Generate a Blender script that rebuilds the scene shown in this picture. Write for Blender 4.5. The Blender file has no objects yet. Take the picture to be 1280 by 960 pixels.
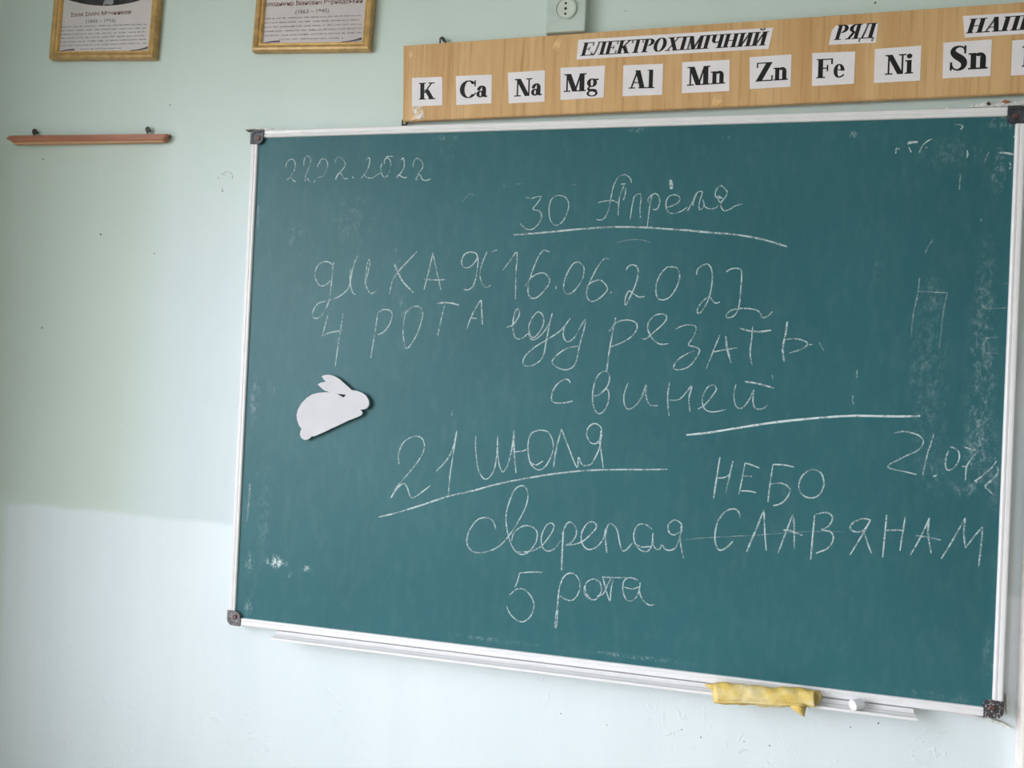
import bpy, bmesh, math, random
from mathutils import Vector, Matrix

random.seed(7)
scene = bpy.context.scene
COL = scene.collection

# ------------------------------------------------------------------ camera
F_PX = 1000.0                                   # focal length in pixels of the 1280x960 frame
CAM_LOC = Vector((0.20786285, -1.58246103, 1.4791775))
CAM_ROT = Matrix(((0.97378712, -0.04247099, 0.22346111),
                  (0.22285868, -0.0184866, -0.97467546),
                  (0.04552647, 0.99892665, -0.00853699)))
cam_data = bpy.data.cameras.new('camera')
cam_data.sensor_fit = 'HORIZONTAL'
cam_data.sensor_width = 36.0
cam_data.lens = F_PX / 1280.0 * 36.0
cam_data.clip_start = 0.02
cam = bpy.data.objects.new('camera', cam_data)
cam.matrix_world = Matrix.Translation(CAM_LOC) @ CAM_ROT.to_4x4()
COL.objects.link(cam)
scene.camera = cam

# ------------------------------------------------------------------ world, light, exposure
SKY_STRENGTH = 17.5
GROUND = (0.22, 0.225, 0.21)
world = bpy.data.worlds.new('sky')                # bright overcast sky over darker ground
scene.world = world
world.use_nodes = True
wt = world.node_tree
wb = wt.nodes['Background']
w_tc = wt.nodes.new('ShaderNodeTexCoord')
w_sp = wt.nodes.new('ShaderNodeSeparateXYZ')
w_rp = wt.nodes.new('ShaderNodeValToRGB')
wt.links.new(w_tc.outputs['Generated'], w_sp.inputs[0])
w_mr = wt.nodes.new('ShaderNodeMapRange')
w_mr.inputs[1].default_value = -0.1
w_mr.inputs[2].default_value = 0.1
wt.links.new(w_sp.outputs[2], w_mr.inputs[0])
wt.links.new(w_mr.outputs[0], w_rp.inputs[0])
w_rp.color_ramp.elements[0].color = GROUND + (1,)
w_rp.color_ramp.elements[1].color = (0.89, 0.935, 1.0, 1)
wt.links.new(w_rp.outputs[0], wb.inputs[0])
wb.inputs[1].default_value = SKY_STRENGTH

scene.view_settings.view_transform = 'Standard'
scene.view_settings.look = 'None'
scene.view_settings.exposure = 0.0
scene.view_settings.gamma = 1.0
scene.view_settings.use_curve_mapping = False

ROOM_L, ROOM_R, ROOM_BACK, ROOM_H = -1.62, 3.6, -6.2, 3.1
WINDOWS = [(-2.8, -1.0), (-5.2, -3.4)]           # y ranges of the openings in the left wall
WIN_Z0, WIN_Z1 = 0.80, 2.50


def portal(y0, y1):
    """guides the sampling of the daylight through a window opening"""
    ld = bpy.data.lights.new('window_daylight', 'AREA')
    ld.shape = 'RECTANGLE'
    ld.size = y1 - y0
    ld.size_y = WIN_Z1 - WIN_Z0
    ld.cycles.is_portal = True
    o = bpy.data.objects.new('window_daylight', ld)
    COL.objects.link(o)
    o.location = (ROOM_L - 0.195, (y0 + y1) / 2, (WIN_Z0 + WIN_Z1) / 2)
    o.rotation_euler = Matrix(((0, 0, -1), (1, 0, 0), (0, -1, 0))).to_euler()
    return o


for a, b in WINDOWS:
    portal(a, b)


# ------------------------------------------------------------------ helpers
def at(px, py, y=0.0):
    """point on the plane at depth y that the photograph shows at pixel (px, py)"""
    d = CAM_ROT @ Vector(((px - 640.0) / F_PX, -(py - 480.0) / F_PX, -1.0))
    return CAM_LOC + d * ((y - CAM_LOC.y) / d.y)


def obj(name, bm, mat, parent=None, label=None, smooth=False):
    me = bpy.data.meshes.new(name)
    bm.normal_update()
    bm.to_mesh(me)
    bm.free()
    if smooth:
        for p in me.polygons:
            p.use_smooth = True
    if mat is not None:
        me.materials.append(mat)
    o = bpy.data.objects.new(name, me)
    COL.objects.link(o)
    if parent is not None:
        o.parent = parent
        o.matrix_parent_inverse = parent.matrix_basis.inverted()
    if label:
        o['label'] = label
    return o


def tag(o, label=None, cat=None, group=None, kind=None):
    if label: o['label'] = label
    if cat: o['category'] = cat
    if group: o['group'] = group
    if kind: o['kind'] = kind
    return o


def empty(name, loc, label, cat, group=None):
    o = bpy.data.objects.new(name, None)
    o.empty_display_size = 0.05
    o.location = loc
    COL.objects.link(o)
    return tag(o, label, cat, group)


def box(bm, x0, x1, y0, y1, z0, z1, bevel=0.0):
    vs = [bm.verts.new((x, y, z)) for x in (x0, x1) for y in (y0, y1) for z in (z0, z1)]
    fs = [(0, 1, 3, 2), (4, 6, 7, 5), (0, 4, 5, 1), (2, 3, 7, 6), (0, 2, 6, 4), (1, 5, 7, 3)]
    faces = [bm.faces.new([vs[i] for i in f]) for f in fs]
    if bevel:
        es = list({e for f in faces for e in f.edges})
        bmesh.ops.bevel(bm, geom=es, offset=bevel, segments=2, profile=0.5, affect='EDGES')
    return bm


def boxed(x0, x1, y0, y1, z0, z1, bevel=0.0):
    return box(bmesh.new(), x0, x1, y0, y1, z0, z1, bevel)


def extrude_outline(bm, pts, y_front, y_back, holes=()):
    """pts: list of (x, z); a slab with the given outline between two depths"""
    def ring(ps, y):
        return [bm.verts.new((p[0], y, p[1])) for p in ps]
    loops_f, loops_b = [], []
    for ps in [pts] + list(holes):
        f, b = ring(ps, y_front), ring(ps, y_back)
        n = len(ps)
        for i in range(n):
            j = (i + 1) % n
            bm.faces.new((f[i], f[j], b[j], b[i]))
        loops_f.append(f); loops_b.append(b)
    for loops in (loops_f, loops_b):
        es = []
        for l in loops:
            for i in range(len(l)):
                es.append(bm.edges.get((l[i], l[(i + 1) % len(l)])))
        bmesh.ops.triangle_fill(bm, use_beauty=True, use_dissolve=False, edges=es)
    bmesh.ops.recalc_face_normals(bm, faces=bm.faces)
    return bm


def tube(bm, pts, r, n=8, cap=True):
    pts = [Vector(p) for p in pts]
    rings = []
    for i, p in enumerate(pts):
        t = (pts[min(i + 1, len(pts) - 1)] - pts[max(i - 1, 0)]).normalized()
        a = t.orthogonal().normalized() if not rings else (ref - t * ref.dot(t)).normalized()
        ref = a
        b = t.cross(a)
        rr = r[i] if isinstance(r, (list, tuple)) else r
        rings.append([bm.verts.new(p + (a * math.cos(k * 2 * math.pi / n) + b * math.sin(k * 2 * math.pi / n)) * rr) for k in range(n)])
    for A, B in zip(rings, rings[1:]):
        for k in range(n):
            bm.faces.new((A[k], A[(k + 1) % n], B[(k + 1) % n], B[k]))
    if cap:
        bm.faces.new(list(reversed(rings[0]))); bm.faces.new(rings[-1])
    return bm


def spline(pts, step=3):
    """Catmull-Rom through 2-D points"""
    if len(pts) < 3:
        return [Vector(p) for p in pts]
    P = [Vector(p) for p in pts]
    P = [P[0] * 2 - P[1]] + P + [P[-1] * 2 - P[-2]]
    out = []
    for i in range(1, len(P) - 2):
        p0, p1, p2, p3 = P[i - 1:i + 3]
        for k in range(step):
            t = k / step
            out.append(0.5 * ((2 * p1) + (p2 - p0) * t + (2 * p0 - 5 * p1 + 4 * p2 - p3) * t * t + (3 * p1 - p0 - 3 * p2 + p3) * t ** 3))
    out.append(P[-2])
    return out


# ------------------------------------------------------------------ materials
def srgb(r, g, b):
    f = lambda c: (c / 255 / 12.92) if c / 255 <= 0.04045 else ((c / 255 + 0.055) / 1.055) ** 2.4
    return (f(r), f(g), f(b), 1)


class NT:
    """small wrapper to write node trees"""
    def __init__(self, name):
        self.m = bpy.data.materials.new(name)
        self.m.use_nodes = True
        self.t = self.m.node_tree
        self.bsdf = self.t.nodes['Principled BSDF']
        self.out = self.t.nodes['Material Output']

    def n(self, kind, **kw):
        x = self.t.nodes.new(kind)
        for k, v in kw.items():
            setattr(x, k, v)
        return x

    def l(self, a, b):
        self.t.links.new(a, b)

    def val(self, sock, v):
        if isinstance(v, (int, float, tuple, list)):
            sock.default_value = v
        else:
            self.l(v, sock)

    def math(self, op, a, b=None, c=None, clamp=False):
        x = self.n('ShaderNodeMath', operation=op, use_clamp=clamp)
        for i, v in enumerate((a, b, c)):
            if v is not None:
                self.val(x.inputs[i], v)
        return x.outputs[0]

    def mix(self, f, a, b):
        x = self.n('ShaderNodeMix', data_type='RGBA')
        self.val(x.inputs[0], f); self.val(x.inputs[6], a); self.val(x.inputs[7], b)
        return x.outputs[2]

    def coord(self, which='Object'):
        return self.n('ShaderNodeTexCoord').outputs[which]

    def mapping(self, vec, scale=(1, 1, 1), loc=(0, 0, 0), rot=(0, 0, 0)):
        x = self.n('ShaderNodeMapping')
        self.l(vec, x.inputs[0])
        x.inputs['Scale'].default_value = scale
        x.inputs['Location'].default_value = loc
        x.inputs['Rotation'].default_value = rot
        return x.outputs[0]

    def noise(self, vec, scale, detail=4, rough=0.55, dist=0.0):
        x = self.n('ShaderNodeTexNoise')
        self.l(vec, x.inputs['Vector'])
        x.inputs['Scale'].default_value = scale
        x.inputs['Detail'].default_value = detail
        x.inputs['Roughness'].default_value = rough
        x.inputs['Distortion'].default_value = dist
        return x.outputs[0]

    def ramp(self, v, a, b, lo=0.0, hi=1.0):
        x = self.n('ShaderNodeMapRange', interpolation_type='SMOOTHSTEP')
        self.val(x.inputs[0], v)
        x.inputs[1].default_value = a; x.inputs[2].default_value = b
        x.inputs[3].default_value = lo; x.inputs[4].default_value = hi
        return x.outputs[0]

    def bump(self, h, strength, dist=0.002):
        x = self.n('ShaderNodeBump')
        x.inputs['Strength'].default_value = strength
        x.inputs['Distance'].default_value = dist
        self.l(h, x.inputs['Height'])
        self.l(x.outputs[0], self.bsdf.inputs['Normal'])

    def set(self, color=None, rough=None, metal=None, spec=None):
        if color is not None: self.val(self.bsdf.inputs['Base Color'], color)
        if rough is not None: self.val(self.bsdf.inputs['Roughness'], rough)
        if metal is not None: self.val(self.bsdf.inputs['Metallic'], metal)
        if spec is not None: self.val(self.bsdf.inputs['Specular IOR Level'], spec)
        return self.m


def plain(name, col, rough=0.6, metal=0.0, var=0.06, scale=60, spec=0.5, bump=0.0):
    """a colour with slight procedural mottling"""
    k = NT(name)
    c = k.coord()
    nz = k.noise(c, scale)
    dark = tuple(x * (1 - 2 * var) for x in col[:3]) + (1,)
    lite = tuple(min(1, x * (1 + 2 * var)) for x in col[:3]) + (1,)
    k.set(k.mix(k.ramp(nz, 0.3, 0.7), dark, lite), rough, metal, spec)
    if bump:
        k.bump(nz, bump)
    return k.m


def ellipse_mask(k, sep, cx, cz, rx, rz, soft=0.6):
    """1 inside an ellipse in the x-z plane, fading out at the rim"""
    dx = k.math('DIVIDE', k.math('SUBTRACT', sep.outputs[0], cx), rx)
    dz = k.math('DIVIDE', k.math('SUBTRACT', sep.outputs[2], cz), rz)
    d = k.math('SQRT', k.math('ADD', k.math('MULTIPLY', dx, dx), k.math('MULTIPLY', dz, dz)))
    return k.ramp(d, 1.0, 1.0 - soft, 0, 1)


def mat_wall():
    k = NT('painted_plaster')
    c = k.coord()
    sep = k.n('ShaderNodeSeparateXYZ'); k.l(c, sep.inputs[0])
    big = k.noise(c, 2.2, 4)
    streak = k.noise(k.mapping(c, (9, 9, 0.9)), 1.0, 5, 0.6)
    fine = k.noise(c, 45, 5)
    green = k.mix(k.ramp(big, 0.3, 0.7), (0.605, 0.695, 0.65, 1), (0.64, 0.73, 0.685, 1))
    # unfaded paint where a chart used to hang under the lath
    xw = k.math('ADD', sep.outputs[0], k.math('MULTIPLY', k.math('SUBTRACT', streak, 0.5), 0.10))
    px = k.ramp(xw, -0.93, -1.10)
    pz = k.math('MULTIPLY', k.ramp(sep.outputs[2], 2.03, 1.98), k.ramp(sep.outputs[2], 1.13, 1.2))
    green = k.mix(k.math('MULTIPLY', k.math('MULTIPLY', px, pz), 0.6), green, (0.55, 0.615, 0.545, 1))
    # whitish, brushed-over paint from beside the board downwards
    wash = k.math('MULTIPLY', k.ramp(xw, -1.14, -0.86), k.ramp(sep.outputs[2], 2.20, 1.60))
    wash = k.math('MULTIPLY', wash, k.ramp(streak, 0.25, 0.6, 0.7, 1.0))
    green = k.mix(wash, green, (0.60, 0.665, 0.695, 1))
    pale = k.math('MULTIPLY', k.ramp(streak, 0.50, 0.75), 0.22)
    green = k.mix(pale, green, (0.70, 0.76, 0.75, 1))
    # lighter paint on the lower wall with a wavering upper edge, stopping short of the corner
    z = k.math('ADD', sep.outputs[2], k.math('MULTIPLY', k.math('SUBTRACT', big, 0.5), 0.05))
    low = k.math('MULTIPLY', k.ramp(z, 1.168, 1.152), k.ramp(sep.outputs[0], -1.385, -1.35))
    col = k.mix(low, green, k.mix(k.ramp(streak, 0.35, 0.7), (0.70, 0.76, 0.79, 1), (0.73, 0.785, 0.815, 1)))
    # little chips and nail holes
    vor = k.n('ShaderNodeTexVoronoi'); k.l(c, vor.inputs['Vector']); vor.inputs['Scale'].default_value = 7
    sel = k.n('ShaderNodeSeparateColor'); k.l(vor.outputs['Color'], sel.inputs[0])
    hole = k.math('MULTIPLY', k.ramp(vor.outputs['Distance'], 0.028, 0.016), k.ramp(sel.outputs[0], 0.90, 0.93))
    col = k.mix(k.math('MULTIPLY', hole, 0.75), col, (0.22, 0.23, 0.21, 1))
    k.set(col, k.ramp(fine, 0.3, 0.7, 0.38, 0.5), 0, 0.4)
    h = k.math('ADD', k.math('MULTIPLY', fine, 0.3), k.noise(c, 9, 5, 0.6))
    ridge = k.ramp(k.noise(k.mapping(c, (1, 1, 0.7)), 62, 3, 0.55, 0.7), 0.54, 0.70)
    where = k.math('MULTIPLY', k.ramp(k.noise(c, 6.5, 2), 0.50, 0.62), k.ramp(sep.outputs[2], 1.0, 0.9))
    h = k.math('ADD', h, k.math('MULTIPLY', k.math('MULTIPLY', ridge, where), 0.55))
    k.bump(h, 0.4, 0.004)
    return k.m


def mat_board():
    k = NT('green_chalkboard_enamel')
    c = k.coord()
    sep = k.n('ShaderNodeSeparateXYZ'); k.l(c, sep.inputs[0])
    cloud = k.noise(c, 2.6, 5, 0.6)
    grain = k.noise(k.mapping(c, (60, 60, 22)), 1.0, 6, 0.7)
    speck = k.noise(c, 260, 3, 0.7)
    col = k.mix(k.ramp(cloud, 0.3, 0.7), (0.026, 0.116, 0.134, 1), (0.032, 0.132, 0.152, 1))
    # wiped chalk film
    film = k.math('MULTIPLY', k.ramp(grain, 0.42, 0.8), 0.035)
    # patches of smeared chalk: (pixel x, pixel y, half sizes in metres, strength)
    smears = [(1232, 360, .018, .10, .20), (1226, 470, .026, .16, .34), (1222, 560, .022, .09, .30), (1160, 480, .04, .16, .16),
              (1165, 372, .022, .05, .2), (1190, 190, .06, .03, .14), (1248, 215, .012, .05, .4), (1255, 150, .03, .02, .5),
              (440, 275, .06, .06, .11), (372, 300, .03, .05, .12), (343, 703, .030, .011, 1.0), (345, 702, .016, .016, 1.0),
              (383, 711, .014, .007, .9), (363, 719, .008, .008, .45), (312, 705, .013, .03, .35), (318, 500, .012, .06, .28),
              (556, 172, .035, .006, .4), (800, 163, .03, .006, .35), (912, 172, .016, .008, .4), (1065, 168, .010, .008, .5),
              (560, 186, .03, .03, .10), (495, 345, .012, .07, .12), (504, 385, .02, .03, .16), (1242, 590, .012, .10, .2),
              (330, 640, .02, .12, .10), (980, 860, .10, .006, .25), (800, 822, .12, .005, .3), (620, 800, .1, .005, .25),
              (1170, 870, .08, .01, .15), (1165, 590, .03, .05, .16), (1205, 610, .03, .02, .22), (1236, 820, .012, .05, .25),
              (310, 760, .012, .02, .3), (1100, 330, .012, .04, .10)]
    tot = film
    rough_n = k.ramp(k.noise(k.mapping(c, (120, 120, 75)), 1.0, 6, 0.8, 0.25), 0.46, 0.68)
    for (px, py, rx, rz, s) in smears:
        p = at(px, py, SURF_Y)
        m = ellipse_mask(k, sep, p.x, p.z, rx * 1.25, rz * 1.25, 0.85)
        tot = k.math('ADD', tot, k.math('MULTIPLY', k.math('MULTIPLY', m, rough_n), s))
    # dust dots
    vor = k.n('ShaderNodeTexVoronoi'); k.l(c, vor.inputs['Vector']); vor.inputs['Scale'].default_value = 16
    sel = k.n('ShaderNodeSeparateColor'); k.l(vor.outputs['Color'], sel.inputs[0])
    dots = k.math('MULTIPLY', k.ramp(vor.outputs['Distance'], 0.035, 0.015), k.ramp(sel.outputs[1], 0.80, 0.84))
    tot = k.math('ADD', tot, k.math('MULTIPLY', dots, 0.4), clamp=True)
    k.set(k.mix(tot, col, (0.62, 0.70, 0.72, 1)), k.ramp(speck, 0.3, 0.7, 0.40, 0.50), 0, 0.30)
    k.bump(speck, 0.12, 0.0006)
    return k.m


def mat_chalk(name, lo, hi, op):
    """powdery stroke: grains of chalk with the board showing between them"""
    k = NT(name)
    c = k.coord()
    g = k.noise(c, 420, 3, 0.7)
    g2 = k.noise(c, 55, 3, 0.6)
    f = k.ramp(k.math('ADD', g, k.math('MULTIPLY', k.math('SUBTRACT', g2, 0.5), 0.8)), lo, hi, 0.25 * op, op)
    k.set((0.66, 0.76, 0.78, 1), 0.95, 0, 0.1)
    tr = k.n('ShaderNodeBsdfTransparent')
    mx = k.n('ShaderNodeMixShader')
    k.l(f, mx.inputs[0]); k.l(tr.outputs[0], mx.inputs[1]); k.l(k.bsdf.outputs[0], mx.inputs[2])
    k.l(mx.outputs[0], k.out.inputs[0])
    return k.m


def mat_veneer():
    k = NT('oak_veneer')
    c = k.coord()
    broad = k.noise(k.mapping(c, (14, 14, 1.0)), 1.0, 4, 0.6, 0.6)
    grain = k.noise(k.mapping(c, (130, 130, 5)), 1.0, 5, 0.65, 0.4)
    wave = k.noise(k.mapping(c, (45, 45, 2.2)), 1.0, 3, 0.5, 1.2)
    col = k.mix(k.ramp(broad, 0.3, 0.7), srgb(204, 158, 106), srgb(222, 182, 132))
    col = k.mix(k.math('MULTIPLY', k.ramp(grain, 0.45, 0.75), 0.55), col, srgb(172, 122, 74))
    col = k.mix(k.math('MULTIPLY', k.ramp(wave, 0.55, 0.8), 0.35), col, srgb(234, 200, 154))
    k.set(col, 0.42, 0, 0.4)
    k.bump(grain, 0.15, 0.0005)
    return k.m


def mat_wood(name, a, b, axis_scale, rough=0.45):
    k = NT(name)
    c = k.coord()
    g = k.noise(k.mapping(c, axis_scale), 1.0, 5, 0.6, 0.3)
    k.set(k.mix(k.ramp(g, 0.3, 0.7), a, b), rough)
    return k.m


def mat_frame_white():
    k = NT('white_enamelled_aluminium')
    c = k.coord()
    g = k.noise(c, 30, 4)
    sp = k.noise(c, 75, 4, 0.7)
    col = k.mix(k.ramp(g, 0.3, 0.7), (0.80, 0.77, 0.785, 1), (0.835, 0.805, 0.82, 1))
    col = k.mix(k.math('MULTIPLY', k.ramp(sp, 0.70, 0.76), 0.45), col, (0.42, 0.38, 0.36, 1))
    k.set(col, 0.35, 0, 0.5)
    return k.m


def mat_cap_worn(name, dark, pale, lo, hi):
    k = NT(name)
    c = k.coord()
    g = k.noise(c, 120, 4, 0.7, 1.5)
    k.set(k.mix(k.ramp(g, lo, hi), dark, pale), 0.5)
    k.bump(g, 0.3, 0.001)
    return k.m


def mat_cloth():
    k = NT('yellow_wiping_cloth')
    c = k.coord()
    w = k.noise(c, 26, 4, 0.6)
    f = k.noise(c, 420, 3, 0.7)
    col = k.mix(k.ramp(w, 0.35, 0.7), srgb(224, 192, 104), srgb(236, 220, 176))
    col = k.mix(k.math('MULTIPLY', k.ramp(f, 0.5, 0.75), 0.35), col, srgb(206, 172, 84))
    k.set(col, 0.9, 0, 0.2)
    k.bump(k.math('ADD', f, k.noise(c, 90, 4)), 0.8, 0.0020)
    return k.m


def mat_floor():
    k = NT('brown_floor_paint')
    c = k.coord()
    g = k.noise(k.mapping(c, (1.2, 14, 1)), 1.0, 4)
    k.set(k.mix(k.ramp(g, 0.3, 0.7), (0.42, 0.36, 0.29, 1), (0.50, 0.44, 0.36, 1)), 0.4)
    return k.m


def mat_glass():
    k = NT('picture_glass')
    fr = k.n('ShaderNodeFresnel'); fr.inputs[0].default_value = 1.45
    tr = k.n('ShaderNodeBsdfTransparent')
    gl = k.n('ShaderNodeBsdfGlossy'); gl.inputs['Roughness'].default_value = 0.03
    wob = k.n('ShaderNodeBump'); wob.inputs['Strength'].default_value = 0.05
    k.l(k.noise(k.coord(), 8, 2), wob.inputs['Height'])
    k.l(wob.outputs[0], gl.inputs['Normal'])
    mx = k.n('ShaderNodeMixShader')
    k.l(fr.outputs[0], mx.inputs[0]); k.l(tr.outputs[0], mx.inputs[1]); k.l(gl.outputs[0], mx.inputs[2])
    k.l(mx.outputs[0], k.out.inputs[0])
    return k.m


# depths (negative y is towards the room)
FRAME_Y = -0.034            # front of the board frame
SURF_Y = -0.029             # writing surface
PANEL_Y = -0.018            # front of the veneer panel

M = dict(
    wall=mat_wall(), board=mat_board(), veneer=mat_veneer(), white=mat_frame_white(), cloth=mat_cloth(),
    floor=mat_floor(), glass=mat_glass(),
    ceiling=plain('white_ceiling_paint', (0.66, 0.66, 0.64, 1), 0.8, scale=6, var=0.02),
    sidewall=plain('pale_green_wall_paint', (0.58, 0.65, 0.60, 1), 0.6, scale=4, var=0.03),
    farwall=plain('green_wall_paint', (0.36, 0.41, 0.37, 1), 0.6, scale=4, var=0.03),
    trim=plain('pinkish_white_gloss_paint', (0.80, 0.73, 0.69, 1), 0.35, scale=12, var=0.03),
    chalk=mat_chalk('chalk_stroke', 0.36, 0.60, 0.72),
    chalk_bold=mat_chalk('chalk_stroke_heavy', 0.26, 0.50, 0.90),
    chalk_faint=mat_chalk('chalk_stroke_faint', 0.40, 0.72, 0.42),
    cap=plain('charcoal_plastic', (0.052, 0.052, 0.062, 1), 0.45, scale=90, var=0.25, bump=0.1),
    cap_worn=mat_cap_worn('scraped_dark_plastic', (0.05, 0.042, 0.045, 1), (0.62, 0.60, 0.60, 1), 0.52, 0.62),
    cap_brown=mat_cap_worn('dusty_grey_plastic', (0.14, 0.125, 0.13, 1), (0.42, 0.39, 0.40, 1), 0.48, 0.70),
    screw=plain('rusty_screw', (0.17, 0.09, 0.08, 1), 0.5, 0.6, 0.2, 200),
    metal=plain('dull_dark_steel', (0.10, 0.085, 0.075, 1), 0.5, 0.7, 0.2, 150),
    paper=plain('white_paper', (0.86, 0.80, 0.83, 1), 0.8, scale=18, var=0.015),
    ink=plain('black_ink', (0.006, 0.005, 0.007, 1), 0.7, scale=60, var=0.2),
    gold=plain('gold_frame_varnish', srgb(190, 152, 98), 0.38, 0.15, 0.10, 45),
    gold_lip=plain('bright_gold_lip', srgb(226, 184, 116), 0.3, 0.3, 0.08, 60),
    print_paper=plain('cream_print_paper', (0.80, 0.735, 0.72, 1), 0.6, scale=12, var=0.02),
    red_ink=plain('dark_red_ink', (0.20, 0.05, 0.055, 1), 0.6, scale=80),
    grey_ink=plain('grey_ink', (0.22, 0.23, 0.23, 1), 0.6, scale=80),
    text_ink=plain('pale_grey_ink', (0.36, 0.33, 0.34, 1), 0.6, scale=300, var=0.3),
    photo_dark=plain('dark_photo_print', (0.045, 0.04, 0.042, 1), 0.5, scale=40, var=0.25),
    photo_pale=plain('pale_photo_print', (0.42, 0.42, 0.43, 1), 0.5, scale=60, var=0.1),
    ornament=plain('brown_ornament_ink', (0.16, 0.12, 0.15, 1), 0.6, scale=90),
    lath=mat_wood('red_brown_wood', srgb(158, 98, 74), srgb(186, 124, 98), (4, 90, 90)),
    lath_pale=mat_wood('tan_wood', srgb(190, 140, 100), srgb(206, 160, 120), (4, 90, 90)),
    socket=plain('painted_socket_plastic', (0.54, 0.61, 0.565, 1), 0.4, scale=20, var=0.03),
    socket_face=plain('cream_socket_plastic', (0.66, 0.70, 0.63, 1), 0.35, scale=40, var=0.03),
    hole=plain('dark_cavity', (0.02, 0.02, 0.02, 1), 0.7, scale=80),
    foam=plain('white_foam_card', (0.64, 0.615, 0.65, 1), 0.75, scale=25, var=0.015),
    magnet=plain('black_magnet', (0.02, 0.02, 0.02, 1), 0.5, scale=60),
    chalk_stick=plain('white_chalk', (0.84, 0.82, 0.85, 1), 0.95, scale=160, var=0.04, bump=0.15),
    plaster=plain('bare_plaster', (0.70, 0.70, 0.67, 1), 0.9, scale=120, var=0.12, bump=0.3),
    scuff=plain('scuffed_paint', (0.50, 0.565, 0.53, 1), 0.8, scale=200, var=0.2),
    nail=plain('dark_nail_hole', (0.10, 0.10, 0.09, 1), 0.8, scale=200, var=0.2),
    tape=plain('shiny_tape', (0.72, 0.56, 0.40, 1), 0.18, scale=70, var=0.2, bump=0.5),
    putty=plain('pale_wood_filler', srgb(224, 184, 130), 0.6, scale=90),
    window_paint=plain('white_window_paint', (0.78, 0.78, 0.77, 1), 0.4, scale=20, var=0.02),
)

# ------------------------------------------------------------------ the room
def struct(name, bm, mat, parent=None):
    o = obj(name, bm, mat, parent)
    if parent is None:
        o['kind'] = 'structure'
    return o


wall_back = struct('wall_back', boxed(ROOM_L, ROOM_R, 0, 0.2, 0, ROOM_H), M['wall'])
struct('floor', boxed(ROOM_L, ROOM_R, ROOM_BACK, 0, -0.1, 0), M['floor'])
struct('ceiling', boxed(ROOM_L, ROOM_R, ROOM_BACK, 0, ROOM_H, ROOM_H + 0.1), M['ceiling'])
struct('wall_right', boxed(ROOM_R, ROOM_R + 0.2, ROOM_BACK, 0.2, 0, ROOM_H), M['farwall'])
struct('wall_rear', boxed(ROOM_L, ROOM_R, ROOM_BACK - 0.2, ROOM_BACK, 0, ROOM_H), M['farwall'])
bm = bmesh.new()                                   # left wall around two window openings
box(bm, ROOM_L - 0.2, ROOM_L, ROOM_BACK, 0.2, 0, WIN_Z0)
box(bm, ROOM_L - 0.2, ROOM_L, ROOM_BACK, 0.2, WIN_Z1, ROOM_H)
ys = [ROOM_BACK, WINDOWS[1][0], WINDOWS[1][1], WINDOWS[0][0], WINDOWS[0][1], 0.2]
for a, b in ((0, 1), (2, 3), (4, 5)):
    box(bm, ROOM_L - 0.2, ROOM_L, ys[a], ys[b], WIN_Z0, WIN_Z1)
struct('wall_left', bm, M['sidewall'])
for n, (a, b) in enumerate(WINDOWS):
    bm = bmesh.new()
    x0, x1 = ROOM_L - 0.14, ROOM_L - 0.09
    for y in (a + 0.03, (a + b) / 2, b - 0.03):
        box(bm, x0, x1, y - 0.03, y + 0.03, WIN_Z0, WIN_Z1)
    for z in (WIN_Z0 + 0.03, WIN_Z1 - 0.03, WIN_Z1 - 0.5):
        box(bm, x0 + 0.004, x1 - 0.004, a, b, z - 0.03, z + 0.03)
    struct('window_%d' % (n + 1), bm, M['window_paint'])

# casing at the right rim of the photograph
cx = at(1276.5, 930, -0.03).x
struct('trim_1', boxed(cx, cx + 0.11, -0.03, 0, 0.0, 1.98, 0.004), M['trim'])

# loosened plaster around the board corners
def flake(pts, depth, mat='plaster'):
    ps = [at(x, y, -depth) for x, y in pts]
    bm = bmesh.new()
    extrude_outline(bm, [(p.x, p.z) for p in ps], -depth, 0.0)
    return obj('plaster_flake', bm, M[mat], wall_back)


flake([(307, 161), (318, 159.8), (330, 159.5), (345, 160.5), (366, 161.5), (366, 163), (340, 162.6), (320, 162.5), (309, 162.6)], 0.010)
flake([(306, 162.3), (318, 161.2), (319, 162.4), (308, 163.4)], 0.011, 'metal')
flake([(1209, 134.5), (1216, 130), (1226, 129), (1234, 126.5), (1240, 130), (1250, 124.8), (1262, 127), (1274, 126), (1281, 124), (1281, 131), (1262, 132.5), (1240, 133.5)], 0.008)
flake([(1252, 127), (1256, 124.4), (1264, 127), (1258, 129)], 0.010, 'lath')
flake([(1233, 129), (1236, 126.5), (1239, 130), (1236, 131.5)], 0.010, 'metal')
flake([(1168, 135.5), (1176, 133.2), (1186, 134.6), (1186, 136.5)], 0.006)
flake([(1236, 898), (1246, 901), (1256, 904.5), (1263, 910), (1258, 910.5), (1248, 905.5), (1238, 902.5)], 0.010)
flake([(1258, 868), (1262, 872), (1262, 886), (1259, 892), (1257, 880)], 0.007)
flake([(1181, 888), (1205, 891), (1228, 897), (1226, 899), (1200, 893.5), (1182, 890.5)], 0.009, 'white')

# scuff in the paint beside the board
for pts in ([(365, 327), (385, 314), (410, 312), (430, 326), (436, 352)], [(370, 330), (392, 326)], [(372, 405), (375, 427), (380, 430)], [(345, 352), (352, 340)]):
    bm = bmesh.new()
    tube(bm, [at(200 + p.x / 4.8, 150 + p.y / 4.8, -0.0002) for p in spline(pts, 4)], 0.0008, 6)
    obj('paint_scuff', bm, M['scuff'], wall_back)

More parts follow.
